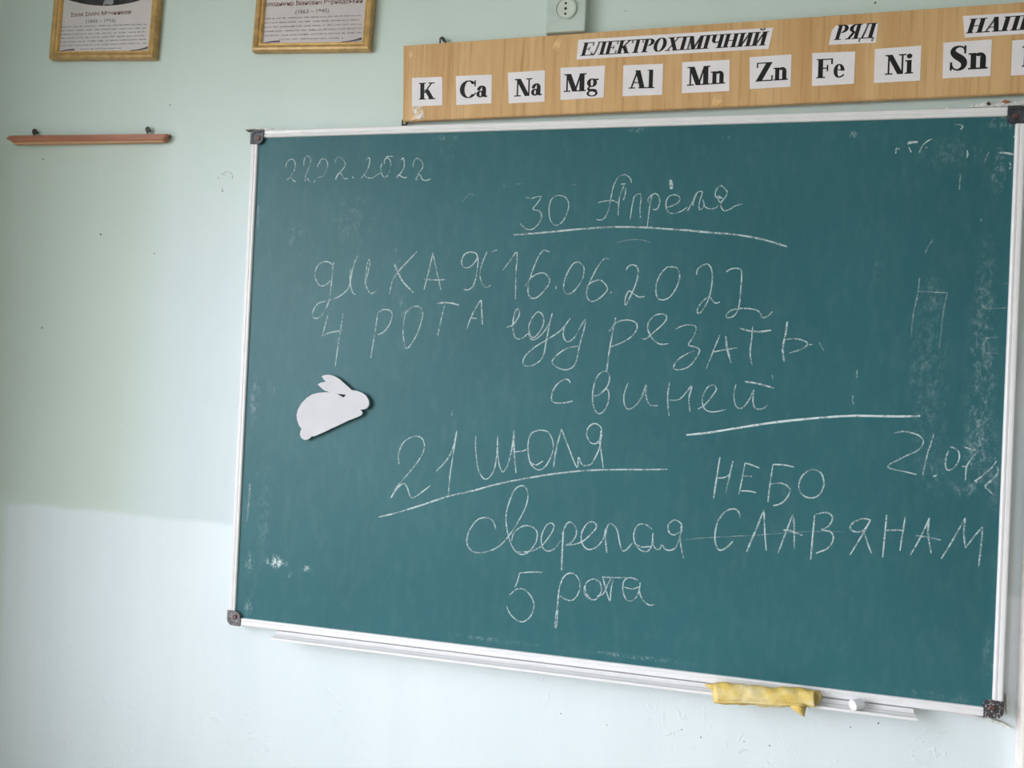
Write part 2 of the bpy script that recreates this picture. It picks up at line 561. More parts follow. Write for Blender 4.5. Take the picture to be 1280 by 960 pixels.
for (px, py, r) in ((54, 199.3, 1.2), (126, 293, 1.5), (193, 317, 1.0), (212.5, 131.3, 1.1), (278, 238.5, 1.2), (1094, 3.5, 1.3), (701, 892, 0.8), (759, 906, 0.6), (852, 912, 0.8), (876, 921.5, 0.9),
                    (962, 932, 0.9), (1098, 904, 0.95), (1063, 909, 0.7), (930, 927, 0.6), (782, 14, 0.7)):
    p = at(px, py, 0)
    bm = bmesh.new()
    tube(bm, [(p.x, 0.002, p.z), (p.x, -0.0003, p.z), (p.x, -0.0006, p.z)], [r * 0.00150, r * 0.00150, r * 0.0010], 9)
    obj('nail_hole', bm, M['nail'], wall_back)

# ------------------------------------------------------------------ chalkboard
BW, BZ0, BZ1 = 0.75, 0.95, 0.95 + 1.0662496
board = empty('chalkboard', (0, 0, BZ0), 'large green chalkboard in a white frame covered with chalk handwriting', 'chalkboard')
FW = 0.0165
obj('writing_surface', boxed(-BW + 0.004, BW - 0.004, SURF_Y, -0.006, BZ0 + 0.004, BZ1 - 0.004), M['board'], board)


def rail(horizontal, a, b, edge, sgn):
    """frame rail with a rounded raised profile; edge = outer line, sgn towards the inside"""
    prof = [(0.0, -0.001), (0.0, FRAME_Y + 0.003), (0.0015, FRAME_Y + 0.0006), (0.004, FRAME_Y), (0.0085, FRAME_Y + 0.0004), (0.0095, FRAME_Y + 0.0016),
            (0.0105, FRAME_Y + 0.0004), (0.014, FRAME_Y), (0.016, FRAME_Y + 0.0012), (FW, SURF_Y), (FW, -0.001)]
    bm = bmesh.new()
    rows = []
    for s in (a, b):
        row = []
        for (o, y) in prof:
            if horizontal:
                row.append(bm.verts.new((s, y, edge + sgn * o)))
            else:
                row.append(bm.verts.new((edge + sgn * o, y, s)))
        rows.append(row)
    n = len(prof)
    for i in range(n):
        j = (i + 1) % n
        bm.faces.new((rows[0][i], rows[0][j], rows[1][j], rows[1][i]))
    bm.faces.new(rows[0]); bm.faces.new(rows[1])
    bmesh.ops.recalc_face_normals(bm, faces=bm.faces)
    return obj('frame_rail', bm, M['white'], board)


CAP = 0.031
rail(True, -BW + CAP - 0.004, BW - CAP + 0.004, BZ1, -1)
rail(True, -BW + CAP - 0.004, BW - CAP + 0.004, BZ0, 1)
rail(False, BZ0 + CAP - 0.004, BZ1 - CAP + 0.004, -BW, 1)
rail(False, BZ0 + CAP - 0.004, BZ1 - CAP + 0.004, BW, -1)


def corner_cap(sx, sz, mat, label, collar=False):
    x, z = sx * BW, (BZ1 if sz > 0 else BZ0)
    pts = []
    R, r = 0.014, 0.013
    # local: u runs inward along x, v inward along z
    for i in range(9):
        t = math.pi / 2 * i / 8
        pts.append((R - R * math.sin(t), R - R * math.cos(t)))       # outer round corner, from (R,0) to (0,R)
    pts.append((0, CAP))
    pts.append((FW + 0.002, CAP))
    for i in range(7):
        t = math.pi / 2 * i / 6
        pts.append((FW + 0.002 + (CAP - FW - 0.002) * math.sin(t), FW + 0.002 + (CAP - FW - 0.002) * math.cos(t)))
    pts.append((CAP, 0))
    bm = bmesh.new()
    extrude_outline(bm, [(x - sx * u, z - sz * v) for u, v in pts], FRAME_Y - 0.0025, -0.002)
    c = obj('corner_cap', bm, M[mat], board, label)
    bm = bmesh.new()                                   # raised curved rib
    rib = [Vector((x - sx * (0.006 + 0.010 * (1 - math.sin(t))), FRAME_Y - 0.0028, z - sz * (0.006 + 0.010 * (1 - math.cos(t))))) for t in [math.pi / 2 * i / 8 for i in range(9)]]
    rib = [Vector((x - sx * 0.006, FRAME_Y - 0.0028, z - sz * 0.027))] + list(reversed(rib)) + [Vector((x - sx * 0.027, FRAME_Y - 0.0028, z - sz * 0.006))]
    tube(bm, rib, 0.0011, 6)
    obj('rib', bm, M[mat], c)
    bm = bmesh.new()
    sc = Vector((x - sx * 0.019, 0, z - sz * 0.019))
    tube(bm, [sc + Vector((0, FRAME_Y - 0.001, 0)), sc + Vector((0, FRAME_Y - 0.0042, 0)), sc + Vector((0, FRAME_Y - 0.0050, 0))], [0.0048, 0.0048, 0.0036], 14)
    s = obj('screw', bm, M['screw'], c)
    return c


corner_cap(-1, 1, 'cap', 'charcoal plastic corner cap with a screw')
corner_cap(1, 1, 'cap', 'charcoal plastic corner cap with a screw')
corner_cap(1, -1, 'cap_worn', 'scraped dark corner cap flecked with white')
corner_cap(-1, -1, 'cap_brown', 'dusty grey corner cap')

# chalk tray under the lower rail
TRAY_Y = -0.062
tx0, tx1 = at(337, 800, TRAY_Y).x, at(1147, 893, TRAY_Y).x
TRAY_Z = at(1146, 902.0, TRAY_Y).z
bm = bmesh.new()
prof = [(-0.001, BZ0 - 0.0012), (FRAME_Y, BZ0 - 0.0012), (FRAME_Y - 0.0012, BZ0 - 0.0028), (FRAME_Y - 0.006, (BZ0 + TRAY_Z) / 2), (FRAME_Y - 0.012, TRAY_Z + 0.0060), (TRAY_Y + 0.010, TRAY_Z + 0.0030),
        (TRAY_Y + 0.0040, TRAY_Z + 0.0034), (TRAY_Y + 0.0022, TRAY_Z + 0.0058), (TRAY_Y, TRAY_Z + 0.0056), (TRAY_Y, TRAY_Z + 0.001), (TRAY_Y + 0.002, TRAY_Z), (FRAME_Y - 0.013, TRAY_Z + 0.001), (FRAME_Y - 0.004, (BZ0 + TRAY_Z) / 2 - 0.006), (FRAME_Y + 0.002, BZ0 - 0.012), (-0.001, BZ0 - 0.012)]
ra = [bm.verts.new((tx0, y, z)) for y, z in prof]
rb = [bm.verts.new((tx1, y, z)) for y, z in prof]
for i in range(len(prof)):
    j = (i + 1) % len(prof)
    bm.faces.new((ra[i], ra[j], rb[j], rb[i]))
bmesh.ops.triangle_fill(bm, use_beauty=True, edges=[bm.edges.get((ra[i], ra[(i + 1) % len(prof)])) for i in range(len(prof))])
bmesh.ops.triangle_fill(bm, use_beauty=True, edges=[bm.edges.get((rb[i], rb[(i + 1) % len(prof)])) for i in range(len(prof))])
bmesh.ops.recalc_face_normals(bm, faces=bm.faces)
obj('chalk_tray', bm, M['white'], board, 'long white chalk tray under the board')

# ---- chalk handwriting: strokes as (crop origin, crop scale, list of polylines in crop pixels)
def chalk(name_label, crops, width=1.7, mat='chalk', name='chalk_writing'):
    bm = bmesh.new()
    for (ox, oy, s, strokes) in crops:
        for st in strokes:
            w = width
            if isinstance(st, tuple) and isinstance(st[0], (int, float)) and not isinstance(st[1], (int, float)):
                w, st = st                                # (own width, points)
            if len(st) == 1:                              # a dot
                x, y = st[0]
                st = [(x - 0.9 * s, y - 0.5 * s), (x, y), (x + 0.9 * s, y + 0.5 * s)]
                w = max(w * 1.8, 4.0)
            elif len(st) == 2:
                (xa, ya), (xb, yb) = st
                st = [(xa + (xb - xa) * k / 6, ya + (yb - ya) * k / 6) for k in range(7)]
            pts = [at(ox + p.x / s, oy + p.y / s, SURF_Y) for p in spline(st, 4)]
            pts = [Vector((p.x, p.z)) for p in pts]
            keep = [pts[0]]
            for p in pts[1:]:
                if (p - keep[-1]).length > 0.0008:
                    keep.append(p)
            if len(keep) < 2:
                continue
            rows = []
            n = len(keep)
            for i, p in enumerate(keep):
                t = (keep[min(i + 1, n - 1)] - keep[max(i - 1, 0)])
                if t.length < 1e-9: t = Vector((1, 0))
                t.normalize()
                nr = Vector((-t.y, t.x))
                end = min(1.0, 0.7 + 0.15 * min(i, n - 1 - i))
                hw = 0.5 * w * 0.00158 * end * random.uniform(0.86, 1.14)
                a, b = p + nr * hw, p - nr * hw
                rows.append((bm.verts.new((a.x, SURF_Y - 0.00015, a.y)), bm.verts.new((p.x, SURF_Y - 0.0006, p.y)), bm.verts.new((b.x, SURF_Y - 0.00015, b.y))))
            for A, B in zip(rows, rows[1:]):
                bm.faces.new((A[0], A[1], B[1], B[0]))
                bm.faces.new((A[1], A[2], B[2], B[1]))
    return obj(name, bm, M[mat], board, name_label)


class Crop(tuple):
    """origin and scale of a traced area; adding strokes makes one entry"""
    def __add__(self, strokes):
        return tuple(self) + (strokes,)


D6 = Crop((350, 180, 6.4))
chalk('small chalk date 22.02.2022', [D6 + ([
    [(50, 200), (50, 165), (68, 132), (95, 122), (118, 140), (122, 185), (105, 230), (55, 290), (75, 268), (95, 275), (112, 298), (128, 298)],
    [(192, 170), (193, 130), (208, 102), (228, 97), (245, 120), (242, 160), (220, 215), (203, 262), (200, 298), (210, 275), (228, 285), (238, 300), (252, 296)],
    (4.4, [(268, 293), (275, 297), (282, 301)]),
    [(300, 185), (303, 165), (318, 150), (322, 130), (345, 118), (372, 132), (382, 170), (368, 220), (340, 258), (305, 268)],
    [(438, 150), (450, 118), (470, 105), (505, 125), (522, 165), (500, 205), (460, 245), (445, 285), (468, 240), (488, 235), (500, 262), (520, 278), (542, 275)],
    [(580, 258), (590, 275)],
    [(685, 135), (700, 112), (718, 118), (715, 160), (695, 215), (652, 272), (672, 250), (695, 268), (735, 272), (775, 250), (810, 225)],
    [(818, 155), (806, 190), (812, 235), (838, 268), (865, 245), (885, 190), (884, 140), (862, 112), (838, 125), (835, 160)],
    [(845, 105), (870, 98), (905, 100)],
    [(970, 130), (985, 112), (995, 150), (985, 205), (930, 275), (950, 248), (975, 262), (1000, 270), (1018, 262)],
    [(1065, 185), (1068, 150), (1085, 120), (1108, 118), (1140, 150), (1140, 190), (1110, 235), (1088, 290), (1102, 250), (1125, 250), (1135, 280), (1165, 292), (1205, 280)],
])], 1.35)

B4 = Crop((560, 180, 4.0))
A6 = Crop((730, 210, 6.095))
chalk('chalk number 30', [B4 + ([
    [(388, 265), (415, 272), (465, 262), (445, 298), (425, 326), (455, 335), (468, 360), (455, 395), (425, 425), (392, 425), (360, 398)],
    [(545, 257), (515, 280), (505, 330), (512, 380), (540, 407), (575, 385), (600, 330), (602, 290), (580, 262), (545, 257)],
])], 1.35)
chalk('chalk word Апреля', [A6 + ([
    [(95, 392), (130, 396), (165, 370), (190, 310), (205, 230), (222, 150), (250, 85), (290, 55), (325, 55), (355, 85), (362, 115)],
    [(275, 125), (320, 120)], [(305, 135), (270, 230), (260, 360)], [(318, 150), (315, 200), (300, 245)],
    [(100, 265), (160, 252), (220, 248), (262, 268)],
    [(385, 210), (365, 300), (352, 395)], [(372, 235), (395, 208), (428, 198), (435, 240), (428, 300), (430, 378)],
    [(520, 205), (500, 300), (482, 450)], [(495, 260), (485, 245), (510, 210), (545, 195), (572, 220), (575, 270), (555, 315), (525, 315)],
    [(628, 300), (670, 290), (715, 265), (732, 235), (715, 210), (680, 205), (645, 220), (626, 260), (628, 310), (650, 340), (690, 345), (740, 330), (785, 300)],
    [(790, 325), (820, 270), (862, 185), (830, 270), (835, 290)], [(862, 185), (902, 182), (880, 260), (880, 318), (915, 290), (905, 240)], [(915, 290), (950, 310), (1000, 305), (1025, 280)],
    [(1045, 230), (1010, 225), (1000, 195), (1015, 155), (1045, 135), (1090, 180), (1075, 225), (1035, 260), (1020, 215), (1060, 240), (1040, 280), (1065, 325), (1110, 315), (1150, 290), (1205, 275)],
])], 1.35)
chalk('long chalk underline curving below the top date', [B4 + ([
    [(325, 455), (420, 448), (560, 435), (700, 422), (850, 415), (1000, 418), (1100, 425), (1200, 432), (1280, 440), (1430, 452), (1540, 470), (1620, 490), (1695, 513)]])], 2.3, 'chalk', 'chalk_line')
chalk('short bright chalk dash above the top date', [A6 + ([(3.6, [(660, 92), (664, 125), (668, 160)])])], 3.6, 'chalk_bold', 'chalk_mark')

D8 = Crop((380, 300, 8.0))
A4 = Crop((320, 150, 4.0))
chalk('chalk word дикая', [D8 + ([
    [(300, 225), (290, 260), (285, 330), (275, 430), (262, 560), (235, 650), (190, 735), (140, 780), (100, 780), (85, 740), (105, 680), (150, 630), (240, 605), (330, 575), (400, 530), (450, 470), (470, 380), (490, 280), (515, 205), (540, 155)],
    [(298, 270), (265, 230), (215, 215), (160, 235), (120, 290), (112, 370), (135, 430), (175, 460), (230, 440), (265, 405)],
    [(468, 290), (460, 380), (470, 470), (490, 530), (515, 545)],
    [(650, 190), (630, 260), (615, 410), (630, 480), (660, 530), (690, 530), (730, 505)], [(652, 195), (660, 230), (640, 330), (618, 405)],
    [(1130, 115), (1050, 200), (970, 285), (920, 345), (880, 420), (855, 540)], (2.2, [(905, 245), (940, 330), (1000, 430), (1095, 525)]),
]), A4 + ([
    [(885, 665), (865, 750), (840, 850)], [(885, 665), (900, 740), (925, 850)], [(840, 795), (890, 800), (945, 798)],
    [(1110, 690), (1100, 668), (1070, 660), (1040, 675), (1028, 710), (1040, 738), (1070, 735), (1095, 710), (1110, 690), (1105, 760), (1090, 820), (1065, 848), (1040, 848)],
    [(1155, 660), (1130, 720), (1120, 780), (1135, 825), (1155, 838), (1172, 825)], [(1180, 658), (1205, 650)],
])], 1.6)
C4 = Crop((800, 200, 4.0))
chalk('chalk date 16.06.2022', [B4 + ([
    [(275, 630), (310, 585), (345, 542), (340, 640), (337, 775)],
    [(508, 540), (480, 532), (455, 560), (420, 640), (400, 720), (410, 765), (440, 770), (480, 735), (508, 690), (495, 655), (465, 645), (420, 665), (385, 710)],
    [(540, 708), (540, 724)],
    [(655, 590), (625, 600), (590, 660), (578, 720), (595, 750), (630, 735), (670, 680), (680, 620), (655, 590)],
    [(805, 575), (780, 575), (745, 620), (705, 700), (692, 750), (710, 785), (745, 780), (790, 740), (795, 715), (765, 682), (725, 688), (690, 715)],
    [(815, 742)],
    [(890, 630), (905, 610), (930, 605), (950, 625), (945, 680), (920, 745), (888, 805), (887, 770), (905, 735), (930, 750), (955, 765), (985, 762)],
    [(1095, 615), (1060, 655), (1040, 710), (1045, 765), (1075, 780), (1115, 760), (1150, 700), (1158, 650), (1140, 618), (1095, 615)],
]), C4 + ([
    [(282, 575), (290, 545), (330, 520), (355, 540), (362, 600), (345, 690), (310, 755), (288, 765), (290, 740), (315, 705), (345, 685), (375, 715), (400, 710)],
    [(430, 560), (455, 545), (490, 542), (508, 560), (505, 640), (495, 730), (475, 775), (440, 790), (432, 775), (460, 750), (520, 742), (580, 750), (605, 770), (612, 788), (640, 780), (662, 758)],
])], 1.55)
E5 = Crop((380, 370, 5.3333))
chalk('chalk number 4', [E5 + ([
    [(162, 120), (140, 200), (122, 268)], [(122, 268), (170, 245), (258, 228)], [(262, 118), (245, 220), (225, 350), (207, 475)],
])], 1.6)
chalk('chalk word рота in the second line', [E5 + ([
    [(492, 110), (480, 200), (465, 290), (445, 415)], [(492, 112), (530, 90), (575, 98), (588, 130), (570, 190), (530, 240), (490, 260)],
    [(668, 155), (680, 110), (720, 75), (765, 70), (790, 100), (785, 160), (755, 250), (715, 320), (685, 350), (670, 320), (660, 240), (668, 155)],
    (2.2, [(880, 50), (930, 45), (985, 48), (1035, 62)]), [(940, 55), (920, 130), (905, 200), (892, 262)],
    [(1180, 25), (1140, 90), (1110, 150), (1085, 220)], [(1182, 25), (1185, 100), (1190, 190)], [(1110, 145), (1152, 150)],
])], 1.6)
F5 = Crop((620, 370, 5.3333))
chalk('chalk word еду', [F5 + ([
    [(70, 208), (110, 195), (150, 140), (155, 100), (138, 88), (120, 130), (112, 210), (125, 270), (150, 288), (185, 275), (212, 250)],
    [(280, 103), (245, 140), (220, 200), (225, 255), (250, 278), (290, 240), (318, 180), (310, 125), (280, 103)],
    [(215, 250), (230, 285), (260, 290), (310, 250), (350, 190), (375, 115), (355, 200), (335, 300), (315, 400), (270, 450), (210, 468), (180, 450), (195, 400), (260, 340), (350, 285), (430, 230), (495, 150)],
    [(495, 150), (455, 210), (450, 270), (475, 305), (520, 280), (560, 210), (598, 155), (585, 230), (555, 340), (530, 450), (480, 490), (420, 482), (375, 445), (400, 400), (470, 350), (545, 335)],
])], 1.5)
G5 = Crop((820, 370, 5.3333))
chalk('chalk word резать', [F5 + ([
    (2.0, [(797, 145), (780, 230), (760, 340), (738, 500)]), [(755, 235), (800, 180), (860, 160), (920, 170), (942, 205), (915, 260), (850, 305), (765, 340)],
    [(975, 285), (1000, 285), (1060, 235), (1120, 180), (1138, 140), (1110, 120), (1060, 130), (1020, 170), (1012, 220), (1040, 280), (1090, 320), (1150, 318)],
]), G5 + ([
    [(130, 220), (190, 195), (250, 195), (268, 220), (245, 280), (215, 325), (260, 340), (290, 360), (270, 410), (220, 470), (160, 492), (120, 485), (130, 445), (180, 400), (255, 365)],
    [(425, 262), (385, 360), (335, 485)], (2.2, [(465, 268), (475, 350), (500, 445)]), [(375, 375), (440, 362), (540, 345)],
    (2.2, [(560, 215), (620, 232), (690, 238), (770, 228)]), [(645, 200), (638, 280), (628, 380), (640, 462)],
    (2.4, [(875, 170), (865, 250), (845, 350), (855, 440)]), [(865, 290), (930, 285), (990, 300), (1010, 320), (980, 350), (885, 382)], [(1020, 325), (1045, 322)],
])], 1.55)
H4 = Crop((560, 440, 4.0))
I4 = Crop((800, 440, 4.0))
chalk('chalk word свиней', [H4 + ([
    [(612, 155), (600, 138), (570, 142), (535, 175), (517, 225), (530, 252), (575, 255), (625, 245)],
    [(730, 222), (765, 208), (800, 165), (808, 125), (800, 102), (775, 98), (745, 125), (725, 190), (725, 260), (745, 305), (775, 300), (800, 255), (805, 205), (790, 185), (765, 205)],
    [(900, 155), (880, 215), (885, 270), (910, 285), (950, 255), (975, 210), (990, 165), (990, 220), (1010, 265), (1050, 268)],
]), I4 + ([
    [(148, 150), (138, 230), (145, 318)], [(140, 240), (200, 235), (258, 170), (245, 230), (250, 300)],
    [(290, 285), (320, 268), (360, 222), (382, 185), (365, 165), (335, 180), (312, 230), (320, 280), (360, 300), (430, 288)],
    [(480, 160), (470, 215), (480, 270), (510, 280), (545, 240), (570, 190), (565, 240), (575, 280), (610, 285), (638, 265)], (2.2, [(525, 148), (590, 158), (668, 180)]),
])], 1.55)
chalk('thick chalk line below the middle sentence', [I4 + ([
    [(232, 415), (350, 402), (500, 378), (650, 355), (800, 338), (950, 325), (1080, 319), (1280, 322), (1400, 320)]])], 2.5, 'chalk_bold', 'chalk_line')
J4 = Crop((340, 420, 4.0))
chalk('chalk number 21', [J4 + ([
    [(635, 640), (632, 590), (660, 530), (710, 502), (750, 512), (762, 560), (735, 620), (680, 690), (625, 755), (595, 810), (620, 770), (655, 738), (675, 755), (690, 800), (710, 808), (750, 780), (792, 748)],
    [(822, 675), (870, 625), (905, 560), (925, 470), (905, 600), (890, 700), (882, 800)],
])], 1.6)
chalk('chalk word июля', [H4 + ([
    [(140, 415), (138, 480), (150, 580), (175, 630), (200, 632), (230, 590), (245, 510), (248, 420), (248, 500), (258, 570), (275, 600), (300, 560), (320, 480), (330, 390)],
    (2.0, [(330, 390), (330, 480), (340, 605)]), [(335, 500), (375, 495), (402, 480)],
    [(455, 390), (415, 410), (400, 470), (410, 550), (445, 588), (485, 575), (520, 510), (525, 450), (500, 400), (455, 390)], [(410, 550), (440, 565), (475, 545)],
    (2.0, [(528, 575), (540, 490), (568, 385)]), [(568, 385), (600, 470), (645, 578), (652, 525), (668, 560), (690, 568), (720, 560)],
    [(770, 400), (760, 370), (730, 358), (700, 380), (695, 420), (715, 455), (745, 455), (768, 420), (766, 395), (760, 470), (740, 520), (718, 560)], (2.6, [(766, 395), (763, 430), (757, 460)]), [(762, 470), (770, 530), (777, 590)],
])], 1.6)
chalk('chalk underline below the lower left date', [J4 + ([
        [(535, 905), (620, 885), (750, 845), (880, 802), (1000, 775), (1130, 740), (1280, 710), (1430, 687), (1580, 672), (1730, 668), (1880, 668), (1980, 667)]])], 2.1, 'chalk', 'chalk_line')
K4 = Crop((560, 620, 4.0))
chalk('chalk word сверепая', [K4 + ([
    [(240, 168), (225, 125), (190, 108), (140, 125), (100, 190), (97, 245), (130, 280), (190, 280), (250, 255), (300, 205), (350, 130), (390, 50), (400, -10), (385, -45), (360, -50), (330, -25), (300, 50), (290, 110), (300, 190), (325, 260), (365, 292), (405, 278), (440, 230), (445, 180), (415, 152), (370, 152), (330, 185), (318, 225)],
    [(350, 280), (400, 278), (450, 262), (482, 235), (520, 180), (530, 150), (515, 135), (490, 150), (468, 200), (470, 250), (495, 275), (530, 265), (562, 225)],
    (2.1, [(578, 170), (572, 260), (568, 370)]), [(570, 190), (590, 145), (610, 130), (635, 150), (642, 190), (620, 230), (590, 245), (640, 240), (680, 222), (720, 185), (742, 155), (730, 132), (700, 135), (670, 180), (668, 230), (695, 265), (735, 260), (770, 225), (790, 175)],
    (2.2, [(790, 160), (786, 200), (795, 285)]), [(790, 185), (800, 145), (820, 140), (845, 170), (858, 230), (870, 270), (890, 270), (922, 235)],
    [(1020, 165), (985, 142), (950, 145), (930, 185), (935, 235), (965, 272), (1000, 275), (1020, 240), (1025, 185), (1025, 240), (1040, 265), (1060, 265)], [(935, 238), (970, 255), (1012, 252)],
    [(1060, 265), (1070, 245), (1085, 265), (1110, 272), (1140, 255), (1160, 200), (1170, 150), (1150, 125), (1125, 122), (1102, 145), (1105, 180), (1130, 195), (1160, 180)], (2.6, [(1166, 150), (1169, 182)]), [(1160, 190), (1165, 250), (1178, 310)],
])], 1.6)
chalk('chalk number 5', [K4 + ([
    [(475, 382), (420, 380), (358, 385)], [(358, 385), (350, 420), (335, 455)],
    [(308, 495), (345, 465), (385, 470), (420, 510), (430, 555), (410, 605), (370, 630), (330, 610), (305, 580), (292, 548)],
])], 1.5)
chalk('chalk word рота at the bottom', [K4 + ([
    [(575, 405), (555, 470), (545, 560), (535, 640), (542, 655), (548, 590), (555, 480), (570, 420), (600, 388), (635, 392), (658, 430), (655, 480), (625, 520), (590, 518), (562, 500)],
    [(760, 430), (730, 415), (695, 430), (680, 470), (695, 505), (730, 520), (755, 500), (768, 465), (760, 430)], [(686, 445), (690, 485), (715, 515)],
    [(745, 500), (775, 490), (800, 440), (815, 412)], [(770, 405), (830, 408), (890, 408)], [(775, 408), (790, 470), (810, 525), (815, 470), (828, 412)],
    [(950, 420), (910, 408), (880, 425), (875, 470), (890, 515), (920, 525), (950, 490), (962, 430), (958, 480), (975, 520), (1005, 545), (1035, 542)], [(880, 455), (920, 465), (955, 455)],
])], 1.5)
chalk('chalk word небо', [I4 + ([
    (2.0, [(400, 525), (385, 620), (368, 732)]), [(465, 545), (448, 620), (430, 702)], [(385, 630), (420, 628), (452, 612)],
    [(525, 555), (510, 640), (495, 710)], [(525, 555), (560, 565), (597, 580)], [(520, 620), (562, 622)], [(497, 695), (540, 695), (580, 703)],
    [(665, 565), (650, 660), (640, 750)], [(665, 562), (720, 565), (770, 575)], [(655, 660), (700, 655), (735, 668), (750, 690), (735, 730), (700, 760), (665, 768)],
    [(855, 588), (815, 615), (795, 660), (805, 705), (840, 728), (880, 725), (910, 695), (920, 650), (905, 605), (870, 588), (850, 592)],
])], 1.7)
S8 = Crop((870, 620, 8.0))
L3 = Crop((960, 420, 3.0))
chalk('chalk word славянам', [S8 + ([
    [(438, 215), (432, 170), (400, 135), (345, 132), (285, 165), (225, 240), (198, 330), (190, 420), (200, 490), (232, 540), (280, 532), (330, 495), (368, 452)],
    (2.0, [(680, 135), (620, 290), (560, 430), (505, 560)]), [(680, 140), (685, 250), (690, 380), (703, 545)],
    [(968, 185), (920, 310), (870, 440), (822, 570)], [(970, 185), (982, 300), (983, 420), (985, 525)], (2.0, [(875, 340), (950, 348), (1062, 395)]),
]), L3 + ([
    (2.0, [(175, 670), (168, 750), (160, 838)]), [(175, 669), (220, 662), (242, 680), (228, 712), (200, 727)], [(205, 728), (235, 735), (245, 760), (225, 795), (180, 815)],
    [(385, 690), (355, 685), (320, 700), (308, 722), (330, 735), (360, 728), (385, 690)], [(372, 715), (345, 760), (308, 820)], [(360, 732), (375, 780), (388, 815)],
    (2.0, [(445, 670), (438, 750), (430, 830)]), [(515, 675), (505, 740), (495, 805)], [(440, 730), (475, 728), (510, 730)],
    [(605, 682), (575, 750), (535, 820)], [(605, 682), (600, 740), (612, 815)], [(555, 748), (600, 755), (648, 765)],
    [(650, 835), (690, 770), (740, 682)], [(740, 682), (735, 740), (740, 795)], [(740, 795), (775, 750), (805, 715)], [(805, 715), (800, 780), (790, 865)],
])], 1.8)
T8 = Crop((1100, 550, 8.0))
chalk('chalk date 21.07', [T8 + ([
    [(138, -67), (240, -85), (373, -53), (430, 0), (420, 60), (370, 110), (270, 155), (170, 205), (100, 240), (80, 270), (120, 290), (240, 315), (365, 345)],
    [(540, -60), (515, 20), (470, 160), (425, 362)], [(532, 368), (565, 352)],
    [(685, 110), (665, 160), (655, 230), (662, 285), (690, 302), (740, 275), (780, 220), (795, 160), (780, 105), (745, 80), (700, 68)],
    [(830, 65), (900, 90), (985, 108)], [(985, 108), (920, 180), (880, 240), (862, 290), (855, 400)], [(820, 265), (872, 268)],
])], 1.6)
chalk('chalk stroke of a last digit cut short by the frame', [T8 + ([
    [(1165, 210), (1120, 275), (1040, 345), (960, 405), (940, 400)], [(960, 405), (965, 430)], (2.2, [(1175, 265), (1182, 310), (1160, 360), (1100, 415), (1055, 460), (1085, 500), (1140, 552)]),
])], 1.6)
M4 = Crop((1090, 330, 4.174))
chalk('faint chalk letter П near the right rail', [M4 + ([
    [(248, 70), (240, 150), (215, 270), (205, 380)], [(235, 142), (300, 145), (395, 150)], [(392, 155), (370, 270), (352, 440)]])], 1.6, 'chalk_faint')
chalk('thin faint chalk line struck through the bottom words', [S8 + ([
    [(-120, 440), (0, 425), (200, 412), (400, 402), (600, 392), (800, 375), (1040, 357), (1280, 355), (1480, 357)]])], 0.9, 'chalk_faint', 'chalk_line')
N5 = Crop((1080, 140, 4.8))
def chalk_marks(crops, width, mat):
    """leftover dashes and ticks, each a part of its own"""
    for (ox, oy, s_, strokes) in crops:
        for st in strokes:
            chalk(None, [(ox, oy, s_, [st])], width, mat, 'chalk_mark')


chalk_marks([N5 + ([
    [(190, 250), (195, 215), (212, 225)], (3.0, [(258, 190), (285, 182), (322, 180)]), [(270, 210), (285, 245)], [(330, 250), (350, 205), (380, 175), (408, 162)], [(370, 215), (385, 208)],
    [(618, 230), (622, 255), (615, 275)], (2.4, [(808, 243), (850, 246), (900, 254)]), [(545, 72), (580, 78), (592, 90), (578, 105)], [(895, 150), (920, 142)], [(700, 635), (706, 655)], [(870, 300), (880, 320), (872, 345)],
])], 1.5, 'chalk')
chalk_marks([B4 + ([
    [(275, 210), (288, 208)], [(340, 201), (372, 199)], [(610, 207), (640, 203)], [(75, 290), (95, 260), (120, 247), (126, 262)], [(840, 495), (900, 480), (960, 478), (1010, 492)],
]), I4 + ([[(1065, 215), (1063, 240), (1068, 262)], [(1085, 90), (1085, 130)], [(660, 110), (665, 140)]]), J4 + ([[(900, 370), (898, 398)], [(632, 195), (634, 225)], [(12, 255), (8, 300)]]),
    A4 + ([[(700, 580), (698, 612)], [(700, 640), (702, 680)], [(710, 745), (722, 750)]]), N5 + ([[(750, 240), (735, 270), (720, 310)], [(415, 765), (390, 800), (365, 850)], [(578, 370), (572, 470)]]),
    M4 + ([[(680, 105), (710, 100)], [(590, 232), (700, 230)], [(570, 390), (620, 384), (662, 382)], [(580, 465), (655, 466)]]),
    G5 + ([[(1085, 305), (1105, 340), (1122, 372)]]),
    (200, 150, 4.8, [(2.6, [(592, 510), (590, 580), (588, 645)])]), (0, 420, 3.2, [(3.0, [(1000, 590), (996, 660), (988, 742)]), [(1098, 205), (1092, 240)], [(1060, 5), (1052, 40)]])], 1.4, 'chalk_faint')

# ------------------------------------------------------------------ rabbit cut-out held on the board by a magnet
rs = 8.727
rp = [(455, 180), (480, 165), (530, 160), (590, 175), (650, 210), (700, 255), (745, 295), (785, 330), (830, 335), (890, 355), (940, 390), (968, 440), (972, 490), (950, 525),
      (915, 540), (872, 545), (893, 560), (900, 580), (885, 602), (830, 628), (750, 658), (744, 652), (738, 664), (650, 705), (560, 748), (550, 742), (542, 757), (440, 803), (365, 835), (345, 830), (335, 842), (315, 860),
      (285, 873), (255, 868), (228, 845), (217, 810), (222, 775), (236, 752), (205, 710), (185, 650), (180, 600), (195, 540), (235, 470), (290, 415), (350, 375), (420, 357),
      (490, 352), (545, 352), (490, 335), (450, 305), (410, 265), (450, 245), (500, 238), (480, 215)]
hole = [(620, 370), (720, 378), (695, 410)]
RB_F, RB_B = SURF_Y - 0.0115, SURF_Y - 0.0065
